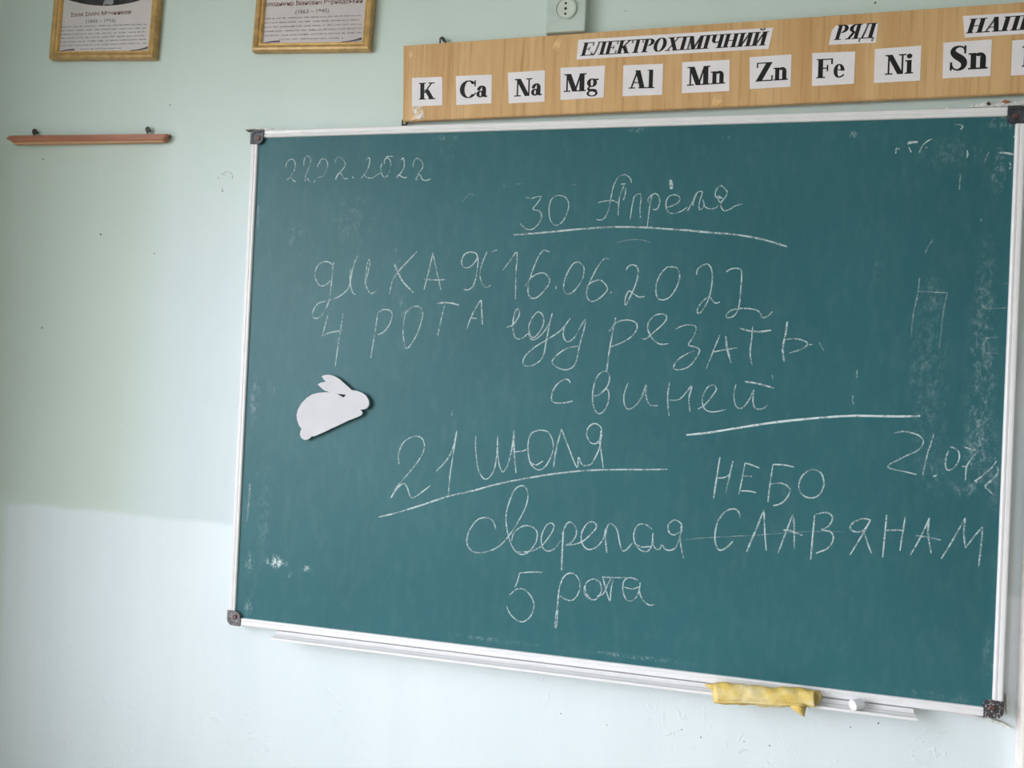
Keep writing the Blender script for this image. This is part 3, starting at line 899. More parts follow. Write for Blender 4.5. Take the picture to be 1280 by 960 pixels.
def rpt(p):
    q = at(350 + p[0] / rs, 450 + p[1] / rs, RB_F)
    return (q.x, q.z)
rc = at(413, 510, RB_F)
rabbit = empty('rabbit_magnet', (rc.x, SURF_Y, rc.z), 'white cut-out rabbit silhouette stuck on the green chalkboard', 'magnet')
bm = bmesh.new()
extrude_outline(bm, [rpt(p) for p in rp], RB_F, RB_B, [[rpt(p) for p in hole]])
obj('body', bm, M['foam'], rabbit)
bm = bmesh.new()
tube(bm, [(rc.x, RB_B, rc.z), (rc.x, SURF_Y, rc.z)], 0.011, 20)
obj('magnet_disc', bm, M['magnet'], rabbit)

# ------------------------------------------------------------------ things on the tray
def tray_pt(px, py):
    return at(px, py, TRAY_Y + 0.022)


# rolled yellow cloth
CY = TRAY_Y + 0.002
ca, cb = at(893, 866.5, CY), at(1021, 873.5, CY)
R0, R1 = 0.0192, 0.0150
L = cb.x - ca.x
cloth = empty('wiping_cloth', ((ca.x + cb.x) / 2, CY, TRAY_Z), 'crumpled yellow cloth rolled up on the chalk tray', 'cloth')
bm = bmesh.new()
random.seed(3)
NU, NV = 60, 36
rows = []
def wob(u, a):
    return (0.0009 * math.sin(u * 17 + a * 1.0) + 0.0008 * math.sin(u * 33 - a * 2 + 1) + 0.0007 * math.sin(a * 4 + u * 5)
            - 0.0022 * math.exp(-((u - 0.27 - 0.06 * math.sin(a)) / 0.03) ** 2) + 0.0010 * math.exp(-((u - 0.12) / 0.05) ** 2))
def axis(u):
    return Vector((ca.x + L * u, CY, ca.z + (cb.z - ca.z) * u + 0.0012 * math.sin(u * 9)))
for i in range(NU + 1):
    u = i / NU
    R = R0 + (R1 - R0) * u
    if i == 0: R *= 0.85
    ax = axis(u)
    row = []
    for j in range(NV):
        a = 2 * math.pi * j / NV
        r = R + wob(u, a)
        slant = 0.008 * math.cos(a) * max(0.0, (u - 0.75) / 0.25)         # the right end is cut towards the room
        row.append(bm.verts.new((ax.x + slant + 0.0015 * math.sin(a * 2 + 1), ax.y + math.cos(a) * r * 0.85, ax.z + math.sin(a) * r)))
    rows.append(row)
for A, B in zip(rows, rows[1:]):
    for j in range(NV):
        bm.faces.new((A[j], A[(j + 1) % NV], B[(j + 1) % NV], B[j]))
floor_z = cb.z - 0.018
cc = bm.verts.new((ca.x - 0.004, CY, ca.z))
for j in range(NV):
    bm.faces.new((rows[0][(j + 1) % NV], rows[0][j], cc))
# open spiral at the right end: inner wall runs back into the roll
prev = rows[-1]
for (sc_, dx) in ((0.86, 0.001), (0.72, -0.003), (0.60, -0.016), (0.45, -0.010), (0.30, -0.006), (0.05, -0.012)):
    cy = CY
    cz = cb.z
    ring = []
    for j in range(NV):
        v = rows[-1][j].co
        ring.append(bm.verts.new((v.x + dx, cy + (v.y - cy) * sc_, cz + (v.z - cz) * sc_)))
    for j in range(NV):
        bm.faces.new((prev[j], prev[(j + 1) % NV], ring[(j + 1) % NV], ring[j]))
    prev = ring
bm.faces.new(prev)
bmesh.ops.recalc_face_normals(bm, faces=bm.faces)
obj('roll', bm, M['cloth'], cloth, smooth=True)


def sheet(name, grid, thick=0.0016):
    bm = bmesh.new()
    vs = [[bm.verts.new(p) for p in r] for r in grid]
    for A, B in zip(vs, vs[1:]):
        for j in range(len(A) - 1):
            bm.faces.new((A[j], A[j + 1], B[j + 1], B[j]))
    bmesh.ops.recalc_face_normals(bm, faces=bm.faces)
    bmesh.ops.solidify(bm, geom=bm.faces[:], thickness=thick)
    return obj(name, bm, M['cloth'], cloth, smooth=True)


# hanging corner over the tray lip, lower hem, and the twisted tip at the left
yl = CY - 0.014
def q(px, py, y=yl):
    return at(px, py, y)
sheet('hanging_corner', [[q(985, 880, yl + .006), q(996, 881, yl), q(1008, 883, yl)], [q(989, 885, yl), q(997, 886.5, yl - .004), q(1007, 888, yl)], [q(996, 890, yl), q(1001, 892, yl - .003), q(1006, 893, yl)], [q(1001, 894, yl), q(1003.5, 895.5, yl - .001), q(1006, 896, yl)]])
sheet('hem', [[q(892 + t * 115, 873.0 + t * 6.5 + 0.5 * math.sin(t * 20), yl + 0.003) for t in [i / 14 for i in range(15)]],
              [q(892 + t * 115, 876.5 + t * 5.5 + 0.6 * math.sin(t * 13 + 1), yl - 0.001) for t in [i / 14 for i in range(15)]],
              [q(893 + t * 114, 879 + t * 5 + 0.8 * math.sin(t * 11), yl + 0.004) for t in [i / 14 for i in range(15)]]])
bm = bmesh.new()
tube(bm, [at(898, 860, CY), at(892, 858.5, CY - 0.002), at(886, 857.5, CY - 0.003), at(881.5, 855.5, CY - 0.004)], [0.009, 0.0065, 0.0045, 0.0015], 10)
obj('twisted_tip', bm, M['cloth'], cloth, smooth=True)

# stub of chalk
cp = at(1065, 884, TRAY_Y)
a = Vector((cp.x, TRAY_Y - 0.001, TRAY_Z + 0.0058 + 0.0088))
b = a + Vector((0.018, 0.0125, 0.0015))
bm = bmesh.new()
dr = (b - a).normalized()
tube(bm, [a, a + dr * 0.0012, a + dr * 0.02, b - dr * 0.002, b], [0.0085, 0.0095, 0.0092, 0.0080, 0.0065], 8)
c = obj('chalk_stub', bm, M['chalk_stick'])
tag(c, 'short stub of white chalk lying on the chalk tray', 'chalk')

# ------------------------------------------------------------------ lettering in a bold serif hand
def gR(x0, y0, x1, y1):
    return [(x0, y0), (x1, y0), (x1, y1), (x0, y1)]


def gD(xb, yb, xt, yt, w):
    return [(xb, yb), (xb + w, yb), (xt + w, yt), (xt, yt)]


def gA(cx, cy, rx, ry, a0, a1, wx, wy, n=16):
    """part of an oval ring, as quads"""
    out = []
    for i in range(n):
        t0 = math.radians(a0 + (a1 - a0) * i / n); t1 = math.radians(a0 + (a1 - a0) * (i + 1) / n)
        o0 = (cx + rx * math.cos(t0), cy + ry * math.sin(t0)); o1 = (cx + rx * math.cos(t1), cy + ry * math.sin(t1))
        i0 = (cx + (rx - wx) * math.cos(t0), cy + (ry - wy) * math.sin(t0)); i1 = (cx + (rx - wx) * math.cos(t1), cy + (ry - wy) * math.sin(t1))
        out.append([i0, o0, o1, i1])
    return out


def gO(cx, cy, r, n=12):
    return [(cx + r * math.cos(2 * math.pi * i / n), cy + r * math.sin(2 * math.pi * i / n)) for i in range(n)]


def gV(pts):
    """ribbon through (x, y, width)"""
    P = spline([Vector(p) for p in pts], 4) if len(pts) > 2 else [Vector(p) for p in pts]
    rows = []
    for i, p in enumerate(P):
        tt = P[min(i + 1, len(P) - 1)] - P[max(i - 1, 0)]
        l = math.hypot(tt.x, tt.y) or 1
        nx, ny = -tt.y / l, tt.x / l
        rows.append(((p.x + nx * p.z / 2, p.y + ny * p.z / 2), (p.x - nx * p.z / 2, p.y - ny * p.z / 2)))
    return [[A[0], A[1], B[1], B[0]] for A, B in zip(rows, rows[1:])]


s = 0.065
G = {   # glyph: (advance width, polygons); cap height 1
    'K': (1.06, [gR(.09, 0, .32, 1), gR(0, 0, .42, s), gR(0, 1 - s, .42, 1), gD(.30, .38, .76, .97, .08), gD(.70, 0, .34, .58, .27), gR(.62, 1 - s, .98, 1), gR(.60, 0, 1.04, s)]),
    'C': (.98, gA(.5, .5, .5, .53, 38, 322, .25, .06, 26) + [gR(.85, .66, .90, 1.02)] + gV([(.86, .20, .06), (.93, .27, .05)])),
    'a': (.64, gA(.22, .19, .22, .20, 0, 360, .15, .06) + [gR(.33, .04, .53, .46)] + gA(.29, .46, .24, .23, 0, 165, .20, .05) + [gO(.12, .48, .085)] + gV([(.44, .10, .16), (.53, .03, .08), (.62, .07, .04)])),
    'N': (1.0, [gR(.14, .03, .20, 1), gR(0, 0, .36, s), gR(0, 1 - s, .34, 1), gD(.63, 0, .07, 1, .26), gR(.82, 0, .88, 1), gR(.68, 1 - s, 1.02, 1)]),
    'M': (1.26, [gR(.13, .03, .19, 1), gR(0, 0, .34, s), gR(0, 1 - s, .34, 1), gD(.47, 0, .09, 1, .26), gD(.56, 0, .88, 1, .07), gR(.86, 0, 1.10, 1), gR(.76, 0, 1.2, s), gR(.92, 1 - s, 1.2, 1)]),
    'g': (.68, gA(.27, .45, .26, .24, 0, 360, .17, .05) + [gR(.40, .58, .62, .66)] + gA(.29, -.14, .29, .18, 0, 360, .10, .06) + gV([(.16, .24, .06), (.07, .13, .09), (.16, .05, .13), (.40, .02, .15), (.52, -.06, .12)])),
    'A': (1.04, [gD(.10, .03, .44, 1.02, .07), gD(.63, 0, .36, 1.02, .25), gR(.24, .30, .72, .36), gR(0, 0, .34, s), gR(.54, 0, 1.0, s)]),
    'l': (.40, [gR(.09, 0, .29, 1.03), gR(0, 0, .38, s), gR(0, .98, .29, 1.03)]),
    'n': (.76, [gR(.09, 0, .28, .68), gR(0, 0, .37, s), gR(0, .68 - s, .28, .68), gR(.46, 0, .66, .48), gR(.38, 0, .74, s)] + gA(.44, .46, .22, .23, 0, 150, .19, .09)),
    'Z': (.94, [gR(.04, .94, .84, 1), gR(.04, .72, .09, 1), gR(0, 0, .88, .06), gR(.83, 0, .88, .30), gD(.01, .02, .55, .98, .29)]),
    'F': (.92, [gR(.09, 0, .32, 1), gR(0, 0, .45, s), gR(0, .94, .84, 1), gR(.78, .70, .84, 1), gR(.32, .48, .60, .54), gR(.55, .34, .60, .68)]),
    'e': (.62, gA(.28, .34, .28, .36, 0, 305, .18, .05, 22) + [gR(.12, .37, .56, .42)] + gV([(.44, .05, .08), (.53, .15, .05)])),
    'i': (.40, [gR(.09, 0, .29, .68), gR(0, 0, .38, s), gR(0, .68 - s, .29, .68), gO(.19, .88, .12)]),
    'S': (.74, gV([(.60, .76, .04), (.54, .92, .05), (.36, .99, .07), (.17, .92, .13), (.12, .76, .20), (.24, .61, .26), (.46, .45, .27), (.56, .28, .22), (.50, .09, .14), (.31, .01, .07), (.13, .08, .05), (.05, .26, .04)]) + [gR(.57, .68, .62, 1.02), gR(.02, -.01, .07, .34)]),
    'P': (.86, [gR(.09, 0, .32, 1), gR(0, 0, .44, s), gR(0, 1 - s, .44, 1)] + gA(.40, .73, .40, .27, -90, 90, .23, .06)),
    'b': (.72, [gR(.09, .02, .28, 1.03), gR(0, .98, .28, 1.03)] + gA(.38, .34, .28, .36, -150, 150, .20, .06)),
    'Е': (.90, [gR(.09, 0, .29, 1), gR(0, 0, .80, .06), gR(0, .94, .80, 1), gR(.75, .72, .80, 1), gR(.77, 0, .82, .28), gR(.29, .48, .56, .53), gR(.52, .36, .56, .66)]),
    'Л': (.98, [gV([(.04, .06, .10), (.14, .10, .06), (.24, .50, .06), (.30, .97, .06)]), ], ),
    'К': (1.0, [gR(.09, 0, .28, 1), gR(0, 0, .38, s), gR(0, 1 - s, .38, 1), gD(.26, .40, .74, .97, .07), gD(.66, 0, .32, .58, .22), gR(.60, 1 - s, .94, 1), gR(.56, 0, .96, s)]),
    'Т': (.90, [gR(.32, 0, .52, 1), gR(0, .94, .84, 1), gR(0, .72, .05, 1), gR(.79, .72, .84, 1), gR(.20, 0, .64, s)]),
    'Р': (.84, [gR(.09, 0, .28, 1), gR(0, 0, .42, s), gR(0, 1 - s, .40, 1)] + gA(.38, .73, .38, .27, -90, 90, .20, .06)),
    'О': (.96, gA(.44, .5, .44, .52, 0, 360, .21, .05, 28)),
    'Х': (1.0, [gD(.62, 0, .10, 1, .22), gD(.10, 0, .72, 1, .06), gR(0, 0, .32, s), gR(.52, 0, .96, s), gR(0, 1 - s, .44, 1), gR(.60, 1 - s, .92, 1)]),
    'І': (.50, [gR(.12, 0, .32, 1), gR(0, 0, .44, s), gR(0, 1 - s, .44, 1)]),
    'М': (1.22, [gR(.13, .03, .19, 1), gR(0, 0, .32, s), gR(0, 1 - s, .30, 1), gD(.45, 0, .09, 1, .22), gD(.52, 0, .88, 1, .07), gR(.86, 0, 1.06, 1), gR(.76, 0, 1.16, s), gR(.90, 1 - s, 1.16, 1)]),
    'Ч': (.98, [gR(.09, .56, .28, 1), gR(0, 1 - s, .38, 1), gR(.62, 0, .82, 1), gR(.52, 0, .92, s), gR(.52, 1 - s, .92, 1)] + gV([(.19, .60, .18), (.26, .46, .12), (.44, .42, .07), (.64, .50, .06)])),
    'Н': (1.04, [gR(.09, 0, .29, 1), gR(0, 0, .38, s), gR(0, 1 - s, .38, 1), gR(.66, 0, .86, 1), gR(.57, 0, .96, s), gR(.57, 1 - s, .96, 1), gR(.29, .47, .66, .53)]),
    'И': (1.04, [gR(.09, 0, .29, 1), gR(0, 0, .38, s), gR(0, 1 - s, .38, 1), gR(.66, 0, .86, 1), gR(.57, 0, .96, s), gR(.57, 1 - s, .96, 1), gD(.24, .06, .64, .94, .07)]),
    'Я': (.94, [gR(.54, 0, .74, 1), gR(.42, 0, .84, s), gR(.42, 1 - s, .84, 1), gD(.06, 0, .36, .50, .14), gR(-.04, 0, .26, s)] + gA(.44, .73, .36, .27, 90, 270, .20, .06)),
    'Д': (1.02, [gV([(.16, .06, .07), (.26, .50, .06), (.32, .97, .06)]), ]),
    'А': (1.0, [gD(.08, .03, .44, 1.02, .06), gD(.62, 0, .37, 1.02, .21), gR(.24, .30, .70, .36), gR(0, 0, .32, s), gR(.52, 0, .94, s)]),
    'П': (1.04, [gR(.09, 0, .29, 1), gR(0, 0, .38, s), gR(0, .94, .96, 1), gR(.66, 0, .86, 1), gR(.57, 0, .96, s)]),
}
G['Л'] = (.98, gV([(.04, .06, .10), (.14, .10, .06), (.24, .50, .06), (.30, .97, .06)]) + [gR(.60, 0, .80, 1), gR(.22, .94, .90, 1), gR(.50, 0, .90, s), gO(.05, .06, .07)])
G['Д'] = (1.02, gV([(.16, .05, .07), (.26, .50, .06), (.32, .97, .06)]) + [gR(.62, 0, .82, 1), gR(.24, .94, .92, 1), gR(0, 0, .96, .06), gR(.0, -.22, .05, .03), gR(.91, -.22, .96, .03)])
G['Й'] = (1.04, G['И'][1] + gA(.50, 1.24, .17, .14, 180, 360, .07, .05, 10))


def lettering(text, parent, p_left, p_right, p_top, ydepth, shear=0.0, mat='ink', track=0.0, label=None):
    """baseline from pixel p_left to p_right, capitals reaching p_top above p_left"""
    o = at(*p_left, ydepth); r = at(*p_right, ydepth); tp = at(*p_top, ydepth)
    total = sum(G[ch][0] + track for ch in text) - track - 0.04
    cap = (tp - o).length
    u = (r - o) / total
    v = (tp - o).normalized() * cap
    ux = u
    bm = bmesh.new()
    x = 0.0
    k = 0
    for ch in text:
        for poly, off in [(p_, o_) for p_ in G[ch][1] for o_ in ((0.0, 0.075) if shear else (0.0, 0.03))]:   # second pass thickens the stems
            k += 1
            dy = -0.00012 - 0.00001 * (k % 7)
            vs = []
            for (gx, gy) in poly:
                p = o + ux * (x + gx + off) + v * gy + u.normalized() * (shear * gy * cap)
                vs.append(bm.verts.new((p.x, ydepth + dy, p.z)))
            try:
                bm.faces.new(vs)
            except ValueError:
                pass
        x += G[ch][0] + track
    for f in bm.faces:
        f.normal_update()
        if f.normal.y > 0:
            f.normal_flip()
    return obj('lettering', bm, M[mat], parent, label)


# ------------------------------------------------------------------ veneer panel with the series of metals
tl, bl = at(504.3, 57, PANEL_Y), at(503.6, 151.5, PANEL_Y)
tr, br = at(1280, 2.5, PANEL_Y), at(1280, 116.2, PANEL_Y)
XR = 1.06
tr = tl + (tr - tl) * ((XR - tl.x) / (tr.x - tl.x))
br = bl + (br - bl) * ((XR - bl.x) / (br.x - bl.x))
panel = empty('element_series_panel', ((bl.x + br.x) / 2, 0, min(bl.z, br.z)), 'long oak veneer panel above the chalkboard with paper cards of metal symbols', 'panel')
bm = bmesh.new()
extrude_outline(bm, [(tl.x, tl.z), (tr.x, tr.z), (br.x, br.z), (bl.x, bl.z)], PANEL_Y, PANEL_Y + 0.010)
bmesh.ops.bevel(bm, geom=[e for e in bm.edges if abs(e.verts[0].co.y - PANEL_Y) < 1e-5 and abs(e.verts[1].co.y - PANEL_Y) < 1e-5 and len(e.link_faces) == 2 and e.calc_face_angle(0) > 0.5], offset=0.0012, segments=2, affect='EDGES')
obj('veneer_board', bm, M['veneer'], panel)
# hooks and cleats behind the panel
for (px, py) in ((553, 48.5), (505.5, 156.5)):
    p = at(px, py, PANEL_Y + 0.008)
    bm = bmesh.new()
    sg = -1 if py < 100 else 1
    tube(bm, [(p.x - 0.006, PANEL_Y + 0.012, p.z + sg * 0.012), (p.x - 0.004, PANEL_Y + 0.006, p.z), (p.x, PANEL_Y + 0.004, p.z - sg * 0.002), (p.x + 0.004, PANEL_Y + 0.006, p.z), (p.x + 0.008, PANEL_Y + 0.012, p.z + sg * 0.010)], 0.0020, 6)
    tube(bm, [(p.x, 0.0, p.z), (p.x, PANEL_Y + 0.003, p.z)], 0.0022, 8)
    obj('wall_hook', bm, M['metal'], panel)
c3, c4, c5 = (490, 0, 4.923), (700, 0, 4.267), (960, 0, 4.0)
def cp_(c, p):
    return (c[0] + p[0] / c[2], c[1] + p[1] / c[2])
CARD_Y = PANEL_Y - 0.0008
cards = [
    (c3, [(123, 480), (303, 472), (310, 480), (310, 648), (123, 655)], 'K', (165, 614), (262, 610), (166, 511), 0),
    (c3, [(393, 468), (615, 458), (612, 635), (395, 647)], 'Ca', (416, 603), (582, 597), (419, 500), 0),
    (c3, [(713, 447), (942, 432), (938, 625), (718, 636)], 'Na', (752, 595), (917, 586), (756, 487), 0),
    (c4, [(3, 362), (240, 350), (233, 520), (3, 533)], 'Mg', (20, 491), (204, 483), (23, 396), 0),
    (c4, [(338, 348), (550, 340), (545, 505), (333, 513)], 'Al', (366, 473), (498, 470), (369, 378), 0),
    (c4, [(652, 332), (905, 318), (903, 485), (650, 497)], 'Mn', (677, 458), (875, 446), (680, 358), 0),
    (c4, [(1012, 305), (1235, 290), (1230, 462), (1012, 475)], 'Zn', (1043, 436), (1210, 426), (1046, 336), 0),
    (c5, [(222, 265), (437, 257), (430, 418), (220, 430)], 'Fe', (241, 392), (381, 386), (244, 296), 0),
    (c5, [(535, 245), (767, 228), (760, 402), (530, 415)], 'Ni', (583, 375), (720, 367), (587, 276), 0),
    (c5, [(878, 213), (1120, 197), (1112, 380), (873, 392)], 'Sn', (906, 353), (1092, 343), (910, 234), 0),
    (c5, [(1222, 202), (1460, 188), (1455, 365), (1215, 378)], 'Pb', (1268, 335), (1425, 327), (1272, 232), 0),
    (c4, [(98, 212), (1138, 147), (1112, 260), (88, 317)], 'ЕЛЕКТРОХІМІЧНИЙ', (107, 299), (1092, 242), (107, 229), 0.28),
    (c5, [(340, 128), (552, 113), (540, 213), (303, 224), (320, 152)], 'РЯД', (328, 201), (525, 190), (328, 127), 0.28),
    (c5, [(975, 80), (1420, 53), (1410, 160), (985, 188)], 'НАПР', (988, 168), (1318, 147), (988, 96), 0.28),
]
for c, quad, text, pl, pr, pt, sh in cards:
    ps = [at(*cp_(c, p), CARD_Y) for p in quad]
    bm = bmesh.new()
    extrude_outline(bm, [(p.x, p.z) for p in ps], CARD_Y, PANEL_Y - 0.0001)
    card = obj('paper_card', bm, M['paper'], panel, 'white paper card reading ' + text)
    lettering(text, card, cp_(c, pl), cp_(c, pr), cp_(c, pt), CARD_Y, sh)
# torn tape, its glints painted as white patches, and pale filler spots on the veneer
def patch(name, pts, mat, t=0.0006):
    ps = [at(x, y, PANEL_Y) for x, y in pts]
    bm = bmesh.new()
    extrude_outline(bm, [(p.x, p.z) for p in ps], PANEL_Y - t, PANEL_Y - 0.00005)
    return obj(name, bm, M[mat], panel)
patch('tape_scrap', [(515, 134), (528, 133), (530, 141), (529.5, 150), (522, 149), (514, 150.3), (517, 143)], 'tape')
patch('painted_glint', [(517, 141), (520, 135), (521, 139), (519, 143)], 'paper', 0.0009)
patch('painted_glint', [(520, 148), (524, 144), (528, 140), (527, 146), (524, 149)], 'paper', 0.0009)
patch('filler_spot', [(512, 64), (515, 62.5), (516.5, 67), (515, 71.5), (512, 71), (511, 67)], 'putty')
patch('filler_spot', [(696, 48), (702, 46), (701, 58), (698, 65), (694, 62), (690, 60)], 'putty')
patch('filler_spot', [(893, 119), (900, 117), (903, 126), (897, 132), (889, 131)], 'putty')

# ------------------------------------------------------------------ portrait frames
def text_mesh(text, size, origin, udir, width, mat, parent, y):
    cu = bpy.data.curves.new('caption', 'FONT')
    cu.body = text
    cu.size = 1.0
    cu.offset = 0.010
    tmp = bpy.data.objects.new('caption_source', cu)
    COL.objects.link(tmp)
    dg = bpy.context.evaluated_depsgraph_get()
    me = bpy.data.meshes.new_from_object(tmp.evaluated_get(dg))
    bpy.data.objects.remove(tmp)
    bpy.data.curves.remove(cu)
    xs = [v.co.x for v in me.vertices]
    x0, x1 = min(xs), max(xs)
    k = width / (x1 - x0)
    for v in me.vertices:
        gx, gy = (v.co.x - x0) * k, v.co.y * size
        p = origin + udir * gx + Vector((0, 0, 1)) * gy
        v.co = (p.x, y, p.z)
    me.materials.append(mat)
    o = bpy.data.objects.new('caption', me)
    COL.objects.link(o)
    o.parent = parent
    o.matrix_parent_inverse = parent.matrix_basis.inverted()
    return o


def picture(label, name_text, dates, bl_px, br_px, paper_px, name_y, date_y, lines, name_x, date_x, oval):
    """frame corners and caption heights from the photograph; the top lies above the picture's rim"""
    Y = -0.020
    a, b = at(*bl_px, Y), at(*br_px, Y)
    W = b.x - a.x
    H = 0.372
    root = empty('framed_portrait', ((a.x + b.x) / 2, 0, a.z), label, 'picture')
    slope = (b.z - a.z) / W
    def pt(u, v, y):                                    # u, v from the lower left corner
        return Vector((a.x + u - slope * v, y, a.z + v + slope * u))
    fw = 0.0195
    prof = [(0.0, -0.002), (0.0, Y + 0.006), (0.002, Y + 0.001), (0.006, Y), (0.0115, Y + 0.002), (0.0135, Y + 0.005)]
    lip = [(0.0135, Y + 0.005), (0.0155, Y + 0.0035), (0.0175, Y + 0.0045), (fw, Y + 0.010), (fw, -0.004), (0.0135, -0.004)]
    def side(prof, mat, name, k, parent):
        bm = bmesh.new()
        rows = []
        for end in (0, 1):
            row = []
            for (o, y) in prof:
                c = [(o, o), (W - o, o), (W - o, H - o), (o, H - o)][(k + end) % 4]
                row.append(bm.verts.new(pt(c[0], c[1], y)))
            rows.append(row)
        n = len(prof)
        for i in range(n):
            bm.faces.new((rows[0][i], rows[0][(i + 1) % n], rows[1][(i + 1) % n], rows[1][i]))
        bm.faces.new(rows[0]); bm.faces.new(rows[1])
        bmesh.ops.recalc_face_normals(bm, faces=bm.faces)
        return obj(name, bm, mat, parent)
    full = prof + [(0.0135, -0.002)]
    for k in range(4):
        r = side(full, M['gold'], 'frame_rail', k, root)
        side(lip, M['gold_lip'], 'inner_lip', k, r)
    PY = Y + 0.0115
    bm = bmesh.new()
    qd = [pt(fw - .003, fw - .003, PY), pt(W - fw + .003, fw - .003, PY), pt(W - fw + .003, H - fw + .003, PY), pt(fw - .003, H - fw + .003, PY)]
    extrude_outline(bm, [(p.x, p.z) for p in qd], PY, PY + 0.004)
    sheet_ = obj('print', bm, M['print_paper'], root)
    ud = Vector((1, 0, slope)).normalized()
    def line_pt(x, y):
        return at(x, y, PY - 0.0002)
    n0, n1 = line_pt(*name_x[0]), line_pt(*name_x[1])
    text_mesh(name_text, 0.0128, n0, (n1 - n0).normalized(), (n1 - n0).length, M['red_ink'], sheet_, PY - 0.0003)
    d0, d1 = line_pt(*date_x[0]), line_pt(*date_x[1])
    text_mesh(dates, 0.0112, d0, (d1 - d0).normalized(), (d1 - d0).length, M['grey_ink'], sheet_, PY - 0.0003)
    # body text too small to read: rows of word-long dashes
    rnd = random.Random(len(name_text))
    bm = bmesh.new()
    for (x0, y0, x1, y1) in lines:
        L0, L1 = line_pt(x0, y0), line_pt(x1, y1)
        d = (L1 - L0); ln = d.length; d.normalize()
        x = 0.0
        while x < ln - 0.004:
            w = min(rnd.uniform(0.006, 0.024), ln - x)
            k = 0.0
            while k < w:                                # letters as tiny upright ticks
                lw = rnd.uniform(0.0010, 0.0017)
                h = rnd.choice((0.0020, 0.0020, 0.0021, 0.0030))
                p = L0 + d * (x + k)
                vs = [bm.verts.new((p.x + dx, PY - 0.0003, p.z + dz)) for dx, dz in ((0, 0), (lw, 0), (lw, h), (0, h))]
                bm.faces.new(vs)
                k += lw + 0.0005
            x += w + rnd.uniform(0.002, 0.006)
    obj('body_text', bm, M['text_ink'], sheet_)
    # portrait photograph with a rounded lower rim; only that rim reaches into the view
    bm = bmesh.new()
    xl, xr = qd[0].x + 0.004, qd[1].x - 0.004
    n = 24
    out = []
    for i in range(n + 1):
        v = -1 + 2 * i / n
        out.append((xl + (xr - xl) * (v + 1) / 2, oval + 0.020 * v * v + slope * (v * W / 2)))
    out += [(xr, a.z + H - 0.03), (xl, a.z + H - 0.03)]
    extrude_outline(bm, out, PY - 0.0004, PY - 0.00005)
    ov = obj('portrait_photograph', bm, M['photo_dark'], sheet_)
    # swallow-tail ornaments along the bottom
    z0 = qd[0].z + 0.0035
    for (xa, xb, ha, hb) in ((qd[0].x + 0.004, qd[0].x + 0.045, 0.005, 0.0), (qd[1].x - 0.052, qd[1].x - 0.006, 0.001, 0.0095)):
        nseg = 8
        bm = bmesh.new()
        up, lo = [], []
        for i in range(nseg + 1):
            t = i / nseg
            x = xa + (xb - xa) * t
            h = ha + (hb - ha) * (t * t if hb > ha else 1 - (1 - t) ** 2 * 0 - (1 - (1 - t) ** 2))
            up.append(bm.verts.new((x, PY - 0.0003, z0 + slope * (x - qd[0].x) + max(h, 0) + 0.0012)))
            lo.append(bm.verts.new((x, PY - 0.0003, z0 + slope * (x - qd[0].x) + max(h, 0) * 0.55 - 0.0004)))
        for i in range(nseg):
            bm.faces.new((lo[i], lo[i + 1], up[i + 1], up[i]))
        obj('ornament', bm, M['ornament'], sheet_)
    bm = bmesh.new()
    e = 0.0008
    gd = [pt(fw - .003, fw - .003, PY), pt(W - fw + .003, fw - .003, PY), pt(W - fw + .003, H - fw + .003, PY), pt(fw - .003, H - fw + .003, PY)]
    vs = [bm.verts.new((p.x, PY - 0.0028, p.z)) for p in gd]
    bm.faces.new(vs)
    obj('glass_pane', bm, M['glass'], root)
    return root, ov, PY


s7 = 7.111
def k1(x, y): return (40 + x / s7, y / s7)
def k2(x, y): return (300 + x / s7, y / s7)
lines1 = [(*k1(238, 246 + i * 33.5), *k1(1015, 220 + i * 33.5)) for i in range(6)] + [(*k1(430, 442), *k1(790, 432))]
lines2 = [(*k2(212, 172 + i * 38), *k2(1078, 142 + i * 38)) for i in range(5)] + [(*k2(345, 355), *k2(915, 342))]
p1, ov1, PY1 = picture('gold-framed portrait print showing the rounded lower rim of a dark photograph', 'Ілля Ілліч Мечников', '(1845 – 1916)', k1(140, 517), k1(1072, 511), None, 0, 0, lines1,
        (k1(345, 150), k1(880, 122)), (k1(478, 205), k1(742, 195)), at(*k1(575, 56), -0.009).z)
p2, ov2, PY2 = picture('gold-framed portrait print hanging between the lath and the veneer panel', 'Володимир Іванович Вернадський', '(1863 – 1945)', k2(97, 449), k2(1142, 437), None, 0, 0, lines2,
        (k2(193, 57), k2(1088, 24)), (k2(492, 122), k2(790, 108)), at(*k2(640, -60), -0.009).z)
bm = bmesh.new()
sp = [at(*k1(x, y), PY1 - 0.0006) for x, y in ((628, 46), (640, 18), (655, -10), (690, -30), (720, -10), (725, 20), (712, 44), (670, 38))]
extrude_outline(bm, [(p.x, p.z) for p in sp], PY1 - 0.0007, PY1 - 0.00045)
obj('shirt', bm, M['photo_pale'], ov1.parent)

